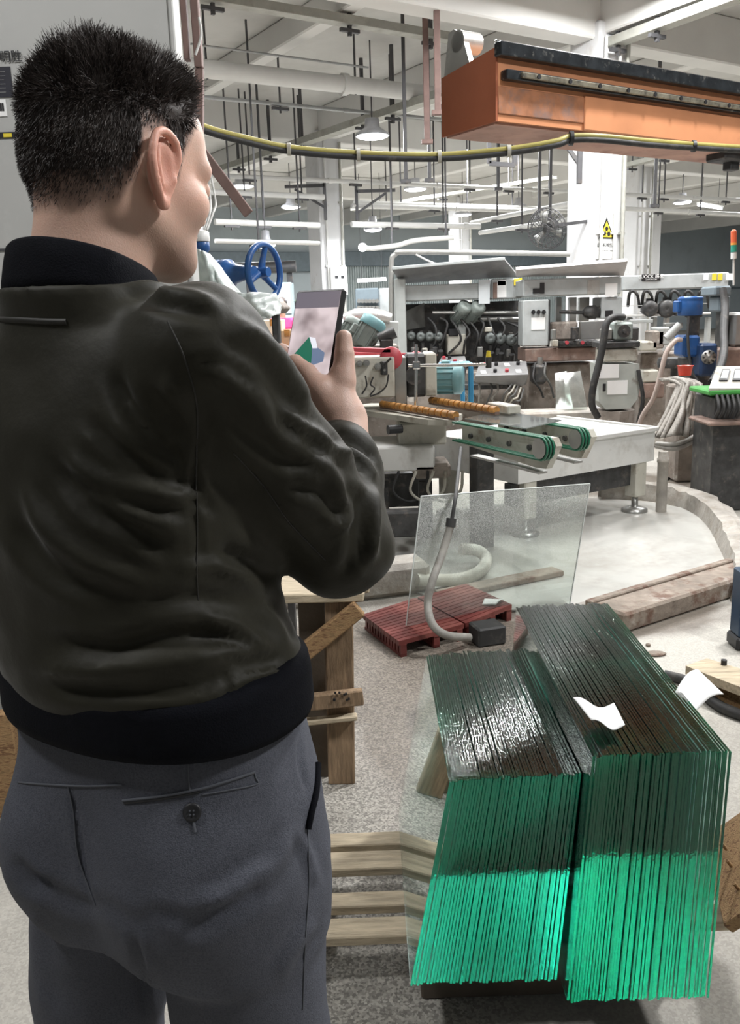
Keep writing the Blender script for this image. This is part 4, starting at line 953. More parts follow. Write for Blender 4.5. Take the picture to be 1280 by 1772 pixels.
# red ribbed floor grates
m_red = mat('wet_red_plastic', (.14, .032, .028), .3, var=.35, vs=5, dirt=[((.34, .16, .13), .5, .8, 5, .6)])
def grate(cs, zt, nslat, lab):
    c = [G(x, y, zt) for x, y in cs]          # left, front, right, back
    t = thing('floor_grate', ((c[0]+c[2])/2)*1.0 - AZ*zt, lab, 'pallet')
    for k in range(nslat):
        f0, f1 = (k+.08)/nslat, (k+.92)/nslat
        a, b, c2, d = c[1].lerp(c[0], f0), c[2].lerp(c[3], f0), c[2].lerp(c[3], f1), c[1].lerp(c[0], f1)
        mb = MB(); mb.prism([a, b, c2, d], (0, 0, -.022)); mb.build('slat', m_red, t)
    for (p, q) in ((c[1], c[0]), (c[2], c[3]), (c[1].lerp(c[2], .5), c[0].lerp(c[3], .5))):
        mb = MB(); o = (c[2]-c[1]).normalized()*.025
        if p == c[2]: o = -o
        n = 13
        for k in range(n): mb.beam((p+o).lerp(q+o, (k+.0)/n)-AZ*.048, (p+o).lerp(q+o, (k+.6)/n)-AZ*.048, .03, .045)
        mb.beam(p+o-AZ*.073, q+o-AZ*.073, .03, .014, .001); mb.beam(p+o-AZ*.027, q+o-AZ*.027, .03, .012); mb.build('side_rail', m_red, t)
grate(((627, 1063), (690, 1110), (803, 1080), (718, 1034)), .08, 13, 'wet red plastic floor grate, nearer one standing against the crate')
grate(((722, 1033), (806, 1079), (886, 1046), (806, 1010)), .08, 12, 'wet red plastic floor grate behind the green glass, under a paper')
mb = MB(); c = G(838, 1108, 0); mb.box((c.x+.01, c.y-.02, .045), (.14, .12, .09), .3, .008); one(mb, 'rubber_block', m_rubber, 'dark block at the end of the grey hose behind the glass', 'block')
# standing wet pane
def wet_pane_mat():
    m = bpy.data.materials.new('wet_clear_pane'); m.use_nodes = True; nt = m.node_tree; N = nt.nodes; L = nt.links
    for n in list(N): N.remove(n)
    out = N.new('ShaderNodeOutputMaterial'); tr = N.new('ShaderNodeBsdfTransparent'); tr.inputs[0].default_value = (.93, .97, .95, 1)
    gl = N.new('ShaderNodeBsdfGlossy'); gl.inputs['Roughness'].default_value = .05; fr = N.new('ShaderNodeFresnel'); fr.inputs[0].default_value = 1.5
    m1 = N.new('ShaderNodeMixShader'); L.new(fr.outputs[0], m1.inputs[0]); L.new(tr.outputs[0], m1.inputs[1]); L.new(gl.outputs[0], m1.inputs[2])
    df = N.new('ShaderNodeBsdfDiffuse'); df.inputs[0].default_value = (.75, .76, .74, 1)
    tc = N.new('ShaderNodeTexCoord'); sp = N.new('ShaderNodeSeparateXYZ'); L.new(tc.outputs['Object'], sp.inputs[0])
    no = N.new('ShaderNodeTexNoise'); no.inputs['Scale'].default_value = 210; no.inputs['Detail'].default_value = 5; L.new(tc.outputs['Object'], no.inputs['Vector'])
    mr = N.new('ShaderNodeMapRange'); mr.inputs[1].default_value = .42; mr.inputs[2].default_value = .62; mr.inputs[3].default_value = .18; mr.inputs[4].default_value = .5; L.new(no.outputs['Fac'], mr.inputs[0])
    n2 = N.new('ShaderNodeTexNoise'); n2.inputs['Scale'].default_value = 5; L.new(tc.outputs['Object'], n2.inputs['Vector'])
    ad = N.new('ShaderNodeMath'); ad.operation = 'MULTIPLY_ADD'; ad.inputs[1].default_value = .25; L.new(n2.outputs['Fac'], ad.inputs[0]); L.new(sp.outputs['Z'], ad.inputs[2])
    m3 = N.new('ShaderNodeMapRange'); m3.inputs[1].default_value = .32; m3.inputs[2].default_value = .62; m3.inputs[3].default_value = .16; L.new(ad.outputs[0], m3.inputs[0])
    mu = N.new('ShaderNodeMath'); mu.operation = 'MULTIPLY'; L.new(mr.outputs[0], mu.inputs[0]); L.new(m3.outputs[0], mu.inputs[1])
    mx = N.new('ShaderNodeMixShader'); L.new(mu.outputs[0], mx.inputs[0]); L.new(m1.outputs[0], mx.inputs[1]); L.new(df.outputs[0], mx.inputs[2])
    L.new(mx.outputs[0], out.inputs['Surface']); return m
m_pane = wet_pane_mat(); m_paneedge = mat('pane_edge', (.62, .66, .64), .3, var=0)
bl = G(702, 1082, .085); br = G(985, 1046, .012)
tl = P(728, 859, bl.y+.10); tr = P(1020, 837, br.y+.06)
n = (br-bl).cross(tl-bl).normalized()
pane = thing('wet_glass_sheet', (bl+br)/2, 'wet clear glass pane standing upright over the milky basin', 'glass pane')
mb = MB(); mb.prism([bl, br, tr, tl], n*.004); mb.build('pane', m_pane, pane)
mb = MB()
for a, b2 in ((bl, tl), (tl, tr), (tr, br)): mb.tube([a+n*.002, b2+n*.002], .0032, 6)
mb.build('ground_rim', m_paneedge, pane)
# cable and hoses
hs = thing('hose', P(740, 1050, 3.9)*Vector((1, 1, 0)) if False else Vector((P(740, 1050, 3.9).x, 3.7, 0)), 'black cable turning into a grey hose, hanging before the wet pane', 'hose')
pts = [P(797, 775, 4.5), P(793, 815, 4.2), P(788, 860, 3.92), P(781, 903, 3.86)]
mb = MB(); mb.tube(bez(pts, 6), .009, 8); mb.build('cable', m_rubber, hs)
m_hose = mat('grey_hose', (.30, .29, .265), .5, var=.25, vs=15, dirt=((.12, .1, .08), .55, .75, 12, .7))
pts = [P(781, 903, 3.86), P(766, 955, 3.82), P(747, 1008, 3.74), P(740, 1045, 3.72), P(748, 1080, 3.66), P(772, 1099, 3.66), P(812, 1103, 3.75)]
mb = MB(); mb.tube(bez(pts, 6), .019, 10); mb.build('conduit', m_hose, hs)
mb = MB(); mb.cyl(P(781, 897, 3.865), P(779, 912, 3.855), .024, n=10); mb.build('coupling', m_rubber, hs)
mb = MB(); mb.tube(bez([P(720, 1004, 4.5), G(790, 1003, .04), G(828, 990, .05), G(841, 968, .06), G(826, 953, .10), G(796, 950, .12)], 6), .036, 12)
one(mb, 'hose', mat('pale_hose', (.60, .58, .52), .5, dirt=((.3, .27, .22), .5, .75, 8, .6)), 'thick pale hose curled in the milky basin behind the pane', 'hose')
mb = MB(); a, b2 = G(760, 1030, .03), G(965, 988, .03); mb.beam(a, b2, .11, .03, .004); one(mb, 'plank', m_edge, 'flat brown plank lying in the milky basin behind the pane', 'plank')
# papers
m_paper = mat('white_paper', (.86, .86, .85), .8, var=.02)
def paper(cs, lab, bend, nn=8):                 # cs: four corners a, b, c, d
    a, b, c, d = [Vector(q) for q in cs]; rows = []
    for i in range(nn+1):
        r = []
        for j in range(nn+1):
            u, v = i/nn, j/nn
            p = (a*(1-u)+b*u)*(1-v) + (d*(1-u)+c*u)*v
            r.append(p + bend(u, v))
        rows.append(r)
    mb = MB(); mb.grid(rows, thick=.0012); return one(mb, 'paper_sheet', m_paper, lab, 'paper', None)
zt = .694
paper((G(991, 1228, zt+.012), G(1022, 1268, zt+.004), G(1081, 1266, zt+.004), G(1062, 1228, zt+.010)), 'curled white paper lying on top of the right glass stack', lambda u, v: AZ*(.016*math.sin(v*math.pi*2+.6)*.5+.010 + .02*(1-v)*(1-v)*.6))
paper((P(1207, 1158, 1.86), P(1252, 1201, 1.82), P(1200, 1237, 1.70), P(1168, 1197, 1.75)), 'white paper with small print sticking out beside the right glass stack', lambda u, v: Vector((0, -.012*math.sin(u*math.pi), .015*math.sin(v*math.pi))))
paper((G(838, 1037, .084), G(872, 1038, .084), G(858, 1048, .084), G(834, 1047, .084)), 'white paper lying on the farther red grate', lambda u, v: AZ*(.004+.01*math.sin(u*2.2)*math.sin(v*3)))
# right edge: timber block, black hose, blue leg
tb = [(1186, 1152), (1223, 1139), (1310, 1166), (1310, 1200), (1236, 1172)]
sl = thing('timber_slab', G(1240, 1165, .0), 'pale worn timber slab on the floor at the right edge', 'timber')
mb = MB(); mb.prism([G(x, y, .12) for x, y in tb], (0, 0, -.035)); mb.build('top_board', m_wood, sl)
mb = MB(); mb.prism([G(x+3, y+2, .085) for x, y in tb], (0, 0, -.085)); mb.build('base_block', m_barkw, sl)
mb = MB(); q = G(1252, 1150, .12); mb.cyl(q, q+AZ*.02, .012, n=8); mb.build('bolt', m_black, sl)
mb = MB(); mb.tube(bez([G(1150, 1168, .02), G(1190, 1180, .02), G(1236, 1216, .02), G(1262, 1230, .02), G(1320, 1250, .02)], 6), .022, 8); one(mb, 'hose', m_rubber, 'black hose lying under the pale timber slab', 'hose')
q = G(1292, 1118, 0); bp = thing('trolley_leg', q, 'dark blue steel leg with black foot at the right edge', 'trolley')
mb = MB(); mb.box((q.x, q.y, .21), (.125, .10, .30), 0, .006); mb.build('post', mat('dark_blue_paint', (.015, .045, .09), .4, var=.2), bp)
mb = MB(); mb.box((q.x, q.y, .03), (.145, .12, .06), 0, .01); mb.build('foot', m_black, bp)
# ---------------------------------------------------------------- machines
m_cream = mat('cream_machine_paint', (.47, .455, .395), .5, var=.1, dirt=[((.20, .155, .11), .53, .72, 7, .85), ((.08, .06, .05), .66, .72, 22, .7)])
m_dirty = mat('dirty_machine_base', (.27, .235, .205), .75, var=.25, vs=7, dirt=[((.12, .09, .07), .5, .68, 6, .85), ((.55, .52, .47), .58, .7, 9, .7)], bump=.3, bs=30)
m_dark = mat('oily_dark_metal', (.055, .055, .055), .5, .3, var=.4, vs=12, dirt=[((.22, .19, .16), .55, .75, 14, .7)])
m_teal = mat('teal_motor_paint', (.16, .32, .345), .45, var=.15, dirt=[((.32, .34, .32), .55, .75, 9, .6)])
m_teal2 = mat('grey_green_motor', (.27, .31, .29), .5, .2, var=.2, dirt=[((.12, .11, .1), .55, .75, 12, .6)])
m_spin = mat('spindle_cover', (.13, .145, .14), .5, .3, var=.3, vs=20, dirt=((.05, .05, .05), .5, .7, 20, .8))
m_desk = mat('dark_grey_desk', (.22, .22, .22), .5, var=.15, dirt=((.35, .33, .31), .55, .75, 7, .5))
m_blue = mat('blue_machine_paint', (.02, .085, .26), .35, var=.2, dirt=[((.12, .13, .16), .58, .76, 12, .6)])
m_bluef = mat('light_blue_frame', (.05, .27, .48), .45, var=.15)
m_redp = mat('red_guard_paint', (.42, .055, .07), .45, var=.2)
m_rol = mat('orange_rollers', (.42, .20, .05), .5, var=.45, vs=25)
m_tank = mat('white_tank_sheet', (.62, .62, .60), .4, var=.05, dirt=[((.38, .355, .32), .53, .74, 5, .7)])
m_gbelt = mat('green_round_belt', (.015, .13, .07), .4)
m_inox = mat('dull_stainless', (.36, .36, .345), .35, .75, var=.15, vs=5, dirt=[((.25, .22, .18), .55, .8, 6, .5)])
m_rust = mat('rusty_bed', (.20, .135, .11), .75, var=.35, vs=8, dirt=[((.4, .36, .32), .55, .75, 9, .6)])
m_yel = mat('yellow_sticker', (.75, .60, .05), .5, var=.05)
m_lblue = mat('pale_blue_cabinet', (.40, .50, .53), .45, var=.08)
m_glue = mat('signal_red', (.62, .12, .05), .35, var=.05); m_glg = mat('signal_green', (.03, .26, .19), .35, var=.05); m_gla = mat('signal_amber', (.62, .30, .06), .35, var=.05)
def fb(mb, x0, y0, x1, y1, Y, dep, b=.006, rz=0.0, mi=0, down=None):
    a, c = P(x0, y1, Y), P(x1, y0, Y); z0 = a.z if down is None else down
    mb.box(((a.x+c.x)/2, Y+dep/2, (z0+c.z)/2), (abs(c.x-a.x), dep, c.z-z0), rz, b, mi); return mb
def FB_(name, m, parent, *a, **k): return fb(MB(), *a, **k).build(name, m, parent)
def motor(c, axis, r, L, body, cover, parent, name='motor', fins=14):   # finned body, fan cover, terminal box, shaft
    c = Vector(c); ax = Vector(axis).normalized(); mb = MB(); mb.lathe(c, ax, [(r*.55, -.12*L), (r*.9, -.02*L), (r*.93, 0), (r*.93, .68*L)], 18)
    x = ax.orthogonal().normalized(); y = ax.cross(x)
    for k in range(fins):
        t = 2*math.pi*k/fins; d = x*math.cos(t)+y*math.sin(t); mb.beam(c+ax*(.04*L)+d*r*.97, c+ax*(.66*L)+d*r*.97, r*.05, r*.14, up=d)
    up = AZ - ax*AZ.dot(ax)
    if up.length > .1: up.normalize(); mb.beam(c+ax*(.2*L)+up*r*1.1, c+ax*(.5*L)+up*r*1.1, r*.7, r*.4, .004, up=up)
    o = mb.build(name, body, parent)
    mb = MB(); mb.lathe(c, ax, [(r*1.02, .66*L), (r*1.04, .7*L), (r*1.02, .92*L), (r*.8, L), (.3*r, 1.02*L), (.01, 1.0*L)], 20); mb.build('fan_cover', cover, o)
    return o
# ---- near edging machine with the belt conveyor
Y0 = 6.0
em_ = thing('edging_machine', (P(680, 760, 6.1).x, 6.1, 0), 'cream edging machine with knobs, red belt guards and orange rollers behind the phone hand', 'machine')
bx = FB_('gear_housing', m_cream, em_, 611, 617, 682, 690, 5.9, .32, .01)
FB_('side_plate', m_inox, em_, 684, 618, 702, 699, 5.92, .3, .004)
for (x, y, r) in ((622, 629, .022), (634, 628, .024), (654, 634, .026), (665, 640, .018)):
    mb = MB(); q = P(x, y, 5.895); mb.cyl(q, q-Vector((0, .02, 0)), r, r*.9, 12); mb.cyl(q-Vector((0, .02, 0)), q-Vector((0, .035, 0)), r*.5, r*.45, 10); mb.build('knob', m_inox, bx)
for pts in (((646, 652), (641, 665), (648, 672), (640, 684)), ((672, 648), (668, 668), (655, 680), (640, 686)), ((632, 650), (634, 668), (626, 682))):
    mb = MB(); mb.tube(bez([P(x, y, 5.86) for x, y in pts], 5), .006, 6); mb.build('wire', m_rubber, bx)
mb = MB(); q = P(664, 637, 5.89); mb.box(q, (.04, .05, .09), .3, .005); mb.cyl(q+Vector((0, -.02, .02)), q+Vector((.05, -.06, .07)), .008, n=8); mb.build('lever', m_dark, bx)
for (y, yo) in ((604, 5.95), (612, 6.25)):
    mb = MB(); a, b2 = P(600, y, yo), P(676 + (44 if yo > 6 else 0), y+3, yo); mb.beam(a, b2, .07, .03, .004); mb.lathe(b2-Vector((0, .035, .05)), (0, 1, 0), [(.012, 0), (.075, .0), (.078, .01), (.078, .06), (.075, .07), (.01, .07)], 20); mb.build('belt_guard', m_redp, em_)
mb = MB(); fb(mb, 702, 612, 738, 688, 6.0, .3, .02); q = P(716, 650, 5.98); mb.cyl(q, q-Vector((0, .05, 0)), .06, n=16); mb.build('wheel_head', m_dark, em_)
FB_('bearing_block', m_cream, em_, 736, 611, 755, 686, 6.0, .3, .01)
motor(P(755, 657, 6.12), (1, -.25, 0), .10, .19, m_teal, m_teal, em_)
mb = MB(); fb(mb, 797, 636, 804, 696, 6.3, .04); fb(mb, 811, 634, 819, 697, 6.1, .04); fb(mb, 764, 628, 819, 635, 6.1, .24); mb.build('motor_frame', m_bluef, em_)
mb = MB(); a, b2 = P(719, 724, 5.7), P(720, 596, 5.7); mb.cyl(a, b2, .011, n=10); mb.cyl(P(706, 633, 5.72), P(842, 631, 5.72), .010, n=10); mb.box(P(720, 632, 5.71), (.05, .05, .05), 0, .006); mb.build('sensor_rod', m_chrome, em_)
mb = MB(); q = P(845, 626, 5.72); mb.cyl(q-AZ*.04, q+AZ*.03, .02, n=10); mb.build('sensor', m_dark, em_); mb = MB(); mb.cyl(q+AZ*.03, q+AZ*.07, .018, .012, 10); mb.build('sensor_cap', m_yel, em_)
mb = MB(); a = [P(611, 704, 5.55), P(640, 700, 5.8), P(700, 699, 6.2), P(800, 716, 6.1), P(787, 727, 5.4), P(700, 722, 5.3)]; zt2 = .86
a = [Vector((p.x, p.y, 0)) for p in a]; a = [G(x, y, zt2) for x, y in ((600, 703), (640, 698), (690, 697), (800, 716), (783, 727), (740, 726), (640, 712))]
mb.prism([Vector((p.x, p.y, zt2)) for p in a], (0, 0, -.035)); mb.build('table_plate', m_cream, em_)
for (x0, y0, x1, y1, nm) in ((660, 699, 790, 719, 13), (745, 692, 860, 710, 12)):
    a, b2 = G(x0, y0, .90), G(x1, y1, .90); fr = MB(); fr.beam(a-AZ*.02, b2-AZ*.02, .03, .02); fr = fr.build('roller_rail', m_rust, em_)
    for k in range(nm): p = a.lerp(b2, (k+.5)/nm); mb = MB(); d = (b2-a).normalized()*((b2-a).length/nm*.4); mb.cyl(p-d, p+d, .024, n=10); mb.build('roller', m_rol, fr)
a, b2 = G(853, 702, .90), G(890, 709, .90); mb = MB(); mb.beam(a, b2, .09, .05, .006); mb.build('end_bar', m_cream, em_)
FB_('lower_body', m_cream, em_, 690, 730, 772, 772, 5.6, .5, .012)
mb = MB(); q = P(695, 742, 5.55); mb.cyl(q, q+Vector((-.09, -.03, 0)), .028, .03, 14); mb.build('hand_knob', m_black, em_)
mb = MB(); fb(mb, 640, 772, 752, 818, 5.5, .55, .01); mb.build('drip_box', m_tank, em_)
mb = MB(); fb(mb, 716, 802, 780, 830, 5.5, .3, .02); mb.build('bracket_plate', m_dirty, em_)
mb = MB(); fb(mb, 600, 818, 735, 880, 6.2, .3, 0); mb.build('back_plate', m_dark, em_)
mb = MB(); fb(mb, 560, 885, 735, 935, 5.2, .12, .01); mb.build('lower_beam', m_dark, em_)
for (x, yb) in ((660, 930), (735, 905), (600, 935)):
    p = P(x, 830, 5.7); mb = MB(); mb.box((p.x, 5.7, p.z/2), (.09, .09, p.z), 0, .006); mb.build('leg', m_dark, em_)
for k in range(3):
    mb = MB(); x = 690+k*30; mb.tube(bez([P(x, 815, 5.45), P(x-10, 850, 5.42), P(x+18, 868, 5.42), P(x+46, 850, 5.45), P(x+50, 815, 5.5)], 5), .010, 6); mb.build('loose_hose', m_cream if k else m_rubber, em_)
tw = FB_('dark_trough', m_dark, em_, 560, 700, 612, 760, 5.9, .5, .01)
# belt conveyor: two arms with pulleys, round green belts, a plate of glass on it
cv = thing('belt_conveyor', (P(900, 760, 5.2).x, 5.2, 0), 'belt conveyor arms with green round belts sticking out before the white tank', 'conveyor')
def arm(pts, Yd, wd, mt, nm):
    poly = [G(x, y, z) for x, y, z in pts]; base = poly[0]; return poly
z_ = .84
a0, a1 = G(804, 731, z_), G(957, 757, z_); d = (a1-a0).normalized(); s = AZ.cross(d)
b0, b1 = G(866, 718, z_), G(1018, 742, z_); d2 = (b1-b0).normalized()
for (p, q, nm) in ((a0, a1, 'near'), (b0, b1, 'far')):
    dd = (q-p).normalized(); L = (q-p).length; ss = AZ.cross(dd)
    prof = [(0, 0), (L+.02, 0), (L+.05, -.04), (L-.03, -.17), (L-.12, -.175), (0, -.13)]
    mb = MB(); mb.prism([p+dd*x+AZ*y-ss*.02 for x, y in prof], ss*.04)
    ar_ = mb.build('conveyor_arm', m_cream, cv)
    for t_ in (.12, .34, .58, .8): mb = MB(); c = p+dd*(L*t_)-AZ*.07-ss*.02; mb.cyl(c, c-ss*.014, .016, n=8); mb.build('bolt', m_dark, ar_)
    mb = MB(); mb.beam(p+dd*.1-AZ*.19, q-dd*.08-AZ*.2, .06, .012); mb.build('lower_rail', m_inox, cv)
    for k in range(3):
        c = q+dd*.0-AZ*.05-ss*(.035+k*.022); mb = MB(); mb.cyl(c, c-ss*.018, .055, n=18); mb.build('pulley', m_inox, cv)
        pts = [p-ss*(.035+k*.022+.009)+AZ*.008]+[q-ss*(.035+k*.022+.009)+AZ*.008-dd*.02]+[c-ss*.009+dd*(.062*math.sin(t_))+AZ*(.062*math.cos(t_)) for t_ in (.4, .9, 1.4, 1.9, 2.4, 2.9)]+[p-ss*(.035+k*.022+.009)-AZ*.10]
        mb = MB(); mb.tube(pts, .0065, 6); mb.build('green_belt', m_gbelt, cv)
mb = MB(); mb.beam(a0.lerp(a1, .25)-AZ*.09, b0.lerp(b1, .25)-AZ*.09, .05, .05); mb.beam(a0.lerp(a1, .7)-AZ*.09, b0.lerp(b1, .7)-AZ*.09, .05, .05); mb.build('cross_tie', m_inox, cv)
c = a0.lerp(b0, .5)-d*.02; mb = MB(); mb.box((c.x, c.y, .34), (.12, .12, .68), .3, .006); mb.build('leg', m_dark, cv)
mb = MB(); mb.prism([a0+AZ*.02, a0.lerp(a1, .72)+AZ*.02, b0.lerp(b1, .72)+AZ*.02, b0+AZ*.02], AZ*.006); one(mb, 'glass_plate', m_pane, 'clear glass plate lying flat on the conveyor belts', 'glass pane')
# long white tank on legs over the basin
tk = thing('white_tank', (1.6, 6.1, 0), 'long white sheet metal tank on legs standing over the milky basin', 'tank')
zt3, zb3 = .585, .385
A_ = G(1133, 753, zt3+.02); dU = AU
A_ = G(1131, 797, zb3); L_ = 1.32
def tq(u, v, z): return Vector((A_.x, A_.y, 0)) + AU*u + AV*v + AZ*z
mb = MB(); mb.prism([tq(0, 0, zb3), tq(0, 1.0, zb3), tq(-L_, 1.0, zb3), tq(-L_, 0, zb3)], (0, 0, .235)); mb.build('trough', m_tank, tk)
mb = MB()
for (u0, v0, u1, v1) in ((.012, -.012, -L_, -.012), (.012, -.012, .012, 1.0)): mb.beam(tq(u0, v0, zb3+.235), tq(u1, v1, zb3+.235), .03, .03, .004)
mb.build('rim', m_tank, tk)
mb = MB(); mb.beam(tq(-.15, .1, zb3-.09), tq(-L_, .1, zb3-.09), .08, .16, .006); mb.build('carrier_beam', m_dark, tk)
for (u, v) in ((-.12, .06), (-.12, .9), (-1.2, .06), (-1.2, .9)):
    c = tq(u, v, 0); mb = MB(); mb.box(c+AZ*.26, (.11, .11, .26), RZ_U, .008); lg = mb.build('leg', m_cream, tk)
    mb = MB(); mb.lathe(c+AZ*.012, AZ, [(.095, 0), (.095, .02), (.06, .035), (.025, .04), (.022, .16)], 18); mb.build('foot', m_inox, lg)
mb = MB(); q = G(1143, 888, 0); mb.lathe(q, AZ, [(.038, 0), (.038, .38), (.043, .38), (.043, .41), (.038, .41), (.034, .46)], 16); one(mb, 'standpipe', m_conc, 'pale upright pipe standing in the basin by the tank corner', 'pipe')
# ---- teal motors and duct behind the phone
tm = thing('motor_bench', (P(630, 600, 7).x, 7.1, 0), 'bench with two tilted teal motors seen right of the phone', 'machine')
motor(P(623, 597, 6.9), (.55, .1, .83), .10, .24, m_teal2, m_teal, tm); motor(P(598, 588, 7.1), (.5, .1, .8), .085, .19, m_teal2, m_teal2, tm)
mb = MB(); fb(mb, 570, 598, 690, 612, 6.8, .5, .01, down=.0); mb.build('bench_body', m_dirty, tm)
mb = MB(); q = P(668, 582, 6.8); mb.cyl(q-Vector((.06, 0, .02)), q+Vector((.07, 0, .03)), .045, n=12); mb.box(q-AZ*.07, (.10, .1, .10), 0, .01); mb.build('pump', m_dark, tm)
mb = MB(); mb.tube([P(594, 551, 9), P(615, 545, 9), P(640, 545, 9), P(664, 547, 9), P(676, 551, 9)], [.05, .065, .068, .06, .05], 12)
dk = thing('duct_rack', (P(640, 560, 9).x, 9.1, 0), 'silver foil duct lying on a rack behind the teal motors', 'duct'); mb.build('foil_duct', mat('silver_foil', (.55, .55, .54), .3, .6, bump=.5, bs=30), dk)
mb = MB(); fb(mb, 590, 556, 690, 566, 9.0, .4, .01, down=0.0); mb.build('rack', m_grey, dk)
cb = thing('switch_cabinet', (P(640, 530, 15).x, 15, 0), 'dark blue cabinet with small silver fittings beyond the phone', 'cabinet')
FB_('cabinet_box', m_valance, cb, 616, 498, 655, 545, 15, .5, .02, down=0.0); FB_('side_box', m_pgrey, cb, 656, 498, 678, 545, 15.1, .4, .02, down=0.0)
for k in range(6): mb = MB(); q = P(621+k*6.2, 521, 14.98); mb.cyl(q, q-Vector((0, .1, 0)), .035, n=8); mb.cyl(q-AZ*.12, q-AZ*.12-Vector((0, .12, 0)), .045, n=8); mb.build('fitting', m_inox, cb)
# ---- the long grinding line behind
gl = thing('grinding_line', (P(790, 700, 10.4).x, 10.4, 0), 'long grey glass grinding line with raised hood and a row of spindle motors', 'machine')
Yg = 10.2
hood = [P(678, 467, Yg-.25), P(873, 450, Yg-.25), P(897, 479, Yg+.15), P(693, 491, Yg+.15)]
mb = MB(); mb.prism(hood, Vector((0, .05, .03))); mb.build('hood_lid', mat('hood_steel', (.25, .25, .25), .4, .4, dirt=((.4, .38, .37), .5, .8, 3, .5)), gl)
mb = MB(); mb.beam(hood[0]+AZ*.015, hood[1]+AZ*.015, .06, .035, .006); mb.build('lid_rim', m_pgrey, gl)
FB_('head_panel', m_pgrey, gl, 693, 489, 848, 522, Yg, .5, .012); FB_('head_panel', m_pgrey, gl, 849, 481, 903, 518, Yg+.05, .5, .012)
FB_('hanging_sheet', mat('hung_paper', (.66, .70, .72), .7, var=.05), gl, 828, 484, 847, 526, Yg-.03, .01, .0)
for (x0, y0, x1, y1, m_) in ((860, 486, 876, 515, m_paper), (861, 485, 875, 494, m_paper), (889, 482, 898, 494, m_yel), (898, 481, 903, 493, m_yel), (853, 489, 860, 517, m_rust)): FB_('notice', m_, gl, x0, y0, x1, y1, Yg+.035, .008, 0)
FB_('end_post', m_grey, gl, 686, 482, 701, 640, Yg-.1, .4, .01, down=0.0)
mb = MB(); mb.tube(bez([P(677, 600, Yg), P(677, 520, Yg), P(677, 455, Yg), P(684, 440, Yg), P(700, 436, Yg), P(800, 437, Yg+.1), P(900, 438, Yg+.2), P(985, 440, Yg+.3)], 6), .030, 10); mb.build('conduit_loop', m_steel, gl)
mb = MB(); mb.tube(bez([P(720, 441, Yg), P(742, 452, Yg-.1), P(764, 460, Yg-.2)], 5), .012, 6); mb.build('wire', m_white, gl)
FB_('inner_wall', m_dark, gl, 700, 520, 900, 640, Yg+.45, .1, 0, down=0.0)
mb = MB(); mb.prism([P(701, 571, Yg+.1), P(735, 566, Yg+.35), P(733, 524, Yg+.35), P(703, 538, Yg+.1)], Vector((.01, .02, 0))); mb.build('splash_plate', m_inox, gl)
mb = MB(); mb.cyl(P(748, 541, Yg+.1), P(900, 541, Yg+.1), .02, n=8); mb.cyl(P(816, 552, Yg+.2), P(900, 553, Yg+.2), .03, n=8); mb.build('cross_bar', m_inox, gl)
for i, (x, y, r) in enumerate(((713, 582, .050), (729, 583, .052), (744, 583, .054), (759, 583, .054), (847, 586, .066), (864, 587, .068), (882, 589, .068))):
    q = P(x, y, Yg+.3); mo = motor(q, (-.1, -1, .05), r, .30, m_dark, m_spin, gl, 'spindle_motor', 10)
    mb = MB(); mb.cyl(P(x+2, y+10, Yg+.05), P(x+3, y+34, Yg+.1), .022, n=8); mb.cyl(P(x+3, y+24, Yg), P(x+3, y+40, Yg+.05), .035, .03, 8); mb.build('water_pipe', m_dark, mo)
for (x, y) in ((788, 552), (811, 552)): motor(P(x, y, Yg+.2), (.35, -.55, .5), .085, .26, m_teal2, m_teal2, gl, 'head_motor', 12)
FB_('valve_block', m_cream, gl, 774, 578, 806, 614, Yg+.1, .2, .01); FB_('valve_block', m_grey, gl, 793, 560, 806, 590, Yg+.15, .2, .01); FB_('junction_box', m_black, gl, 776, 569, 793, 582, Yg+.08, .1, .01)
for k in range(9):
    x = 740+k*17+rnd.random()*8; mb = MB(); mb.tube(bez([P(x, 548+rnd.random()*10, Yg+.1), P(x+8+rnd.random()*14, 560+rnd.random()*18, Yg+.02), P(x+rnd.random()*18, 590, Yg+.02), P(x-6+rnd.random()*20, 612, Yg+.1)], 5), .014, 6); mb.build('loose_hose', m_rubber, gl)
def console(x0, x1, yt, yf, yb, Y, lab_parent, nb):
    a, b2 = P(x0, yf, Y-.2), P(x1, yf-3, Y-.2); c, d_ = P(x1-4, yt, Y+.15), P(x0+8, yt+2, Y+.15); bl2 = P(x0-2, yb-8, Y-.1); br2 = P(x1-10, yb, Y-.1)
    mb = MB(); v = [a, b2, c, d_, bl2, br2, c-AZ*.25, d_-AZ*.25]; mb.add(v, [(0, 1, 2, 3), (0, 4, 5, 1), (4, 7, 6, 5), (1, 5, 6, 2), (0, 3, 7, 4), (3, 2, 6, 7)]); co = mb.build('control_desk', m_desk, lab_parent)
    n_ = (b2-a).cross(d_-a).normalized()
    for i in range(nb):
        u_, w_ = (i % 4+.6)/4.4, (i//4+.5)/2; p_ = a.lerp(b2, u_).lerp(d_.lerp(c, u_), w_); mb = MB()
        if i % 3 == 0: mb.beam(p_-(b2-a)*.05, p_+(b2-a)*.05, .08, .012, up=n_); mb.build('label_plate', m_paper, co)
        else: mb.cyl(p_, p_+n_*.03, .02, n=10); mb.build('push_button', m_black if i % 2 else m_redp, co)
console(822, 914, 625, 651, 668, 9.4, gl, 8); console(756, 808, 616, 632, 645, 9.8, gl, 6)
FB_('machine_base', m_dirty, gl, 690, 640, 900, 700, Yg-.1, .9, .02, down=0.0)
FB_('bed_rail', m_dark, gl, 780, 662, 898, 676, 9.6, .4, .01)
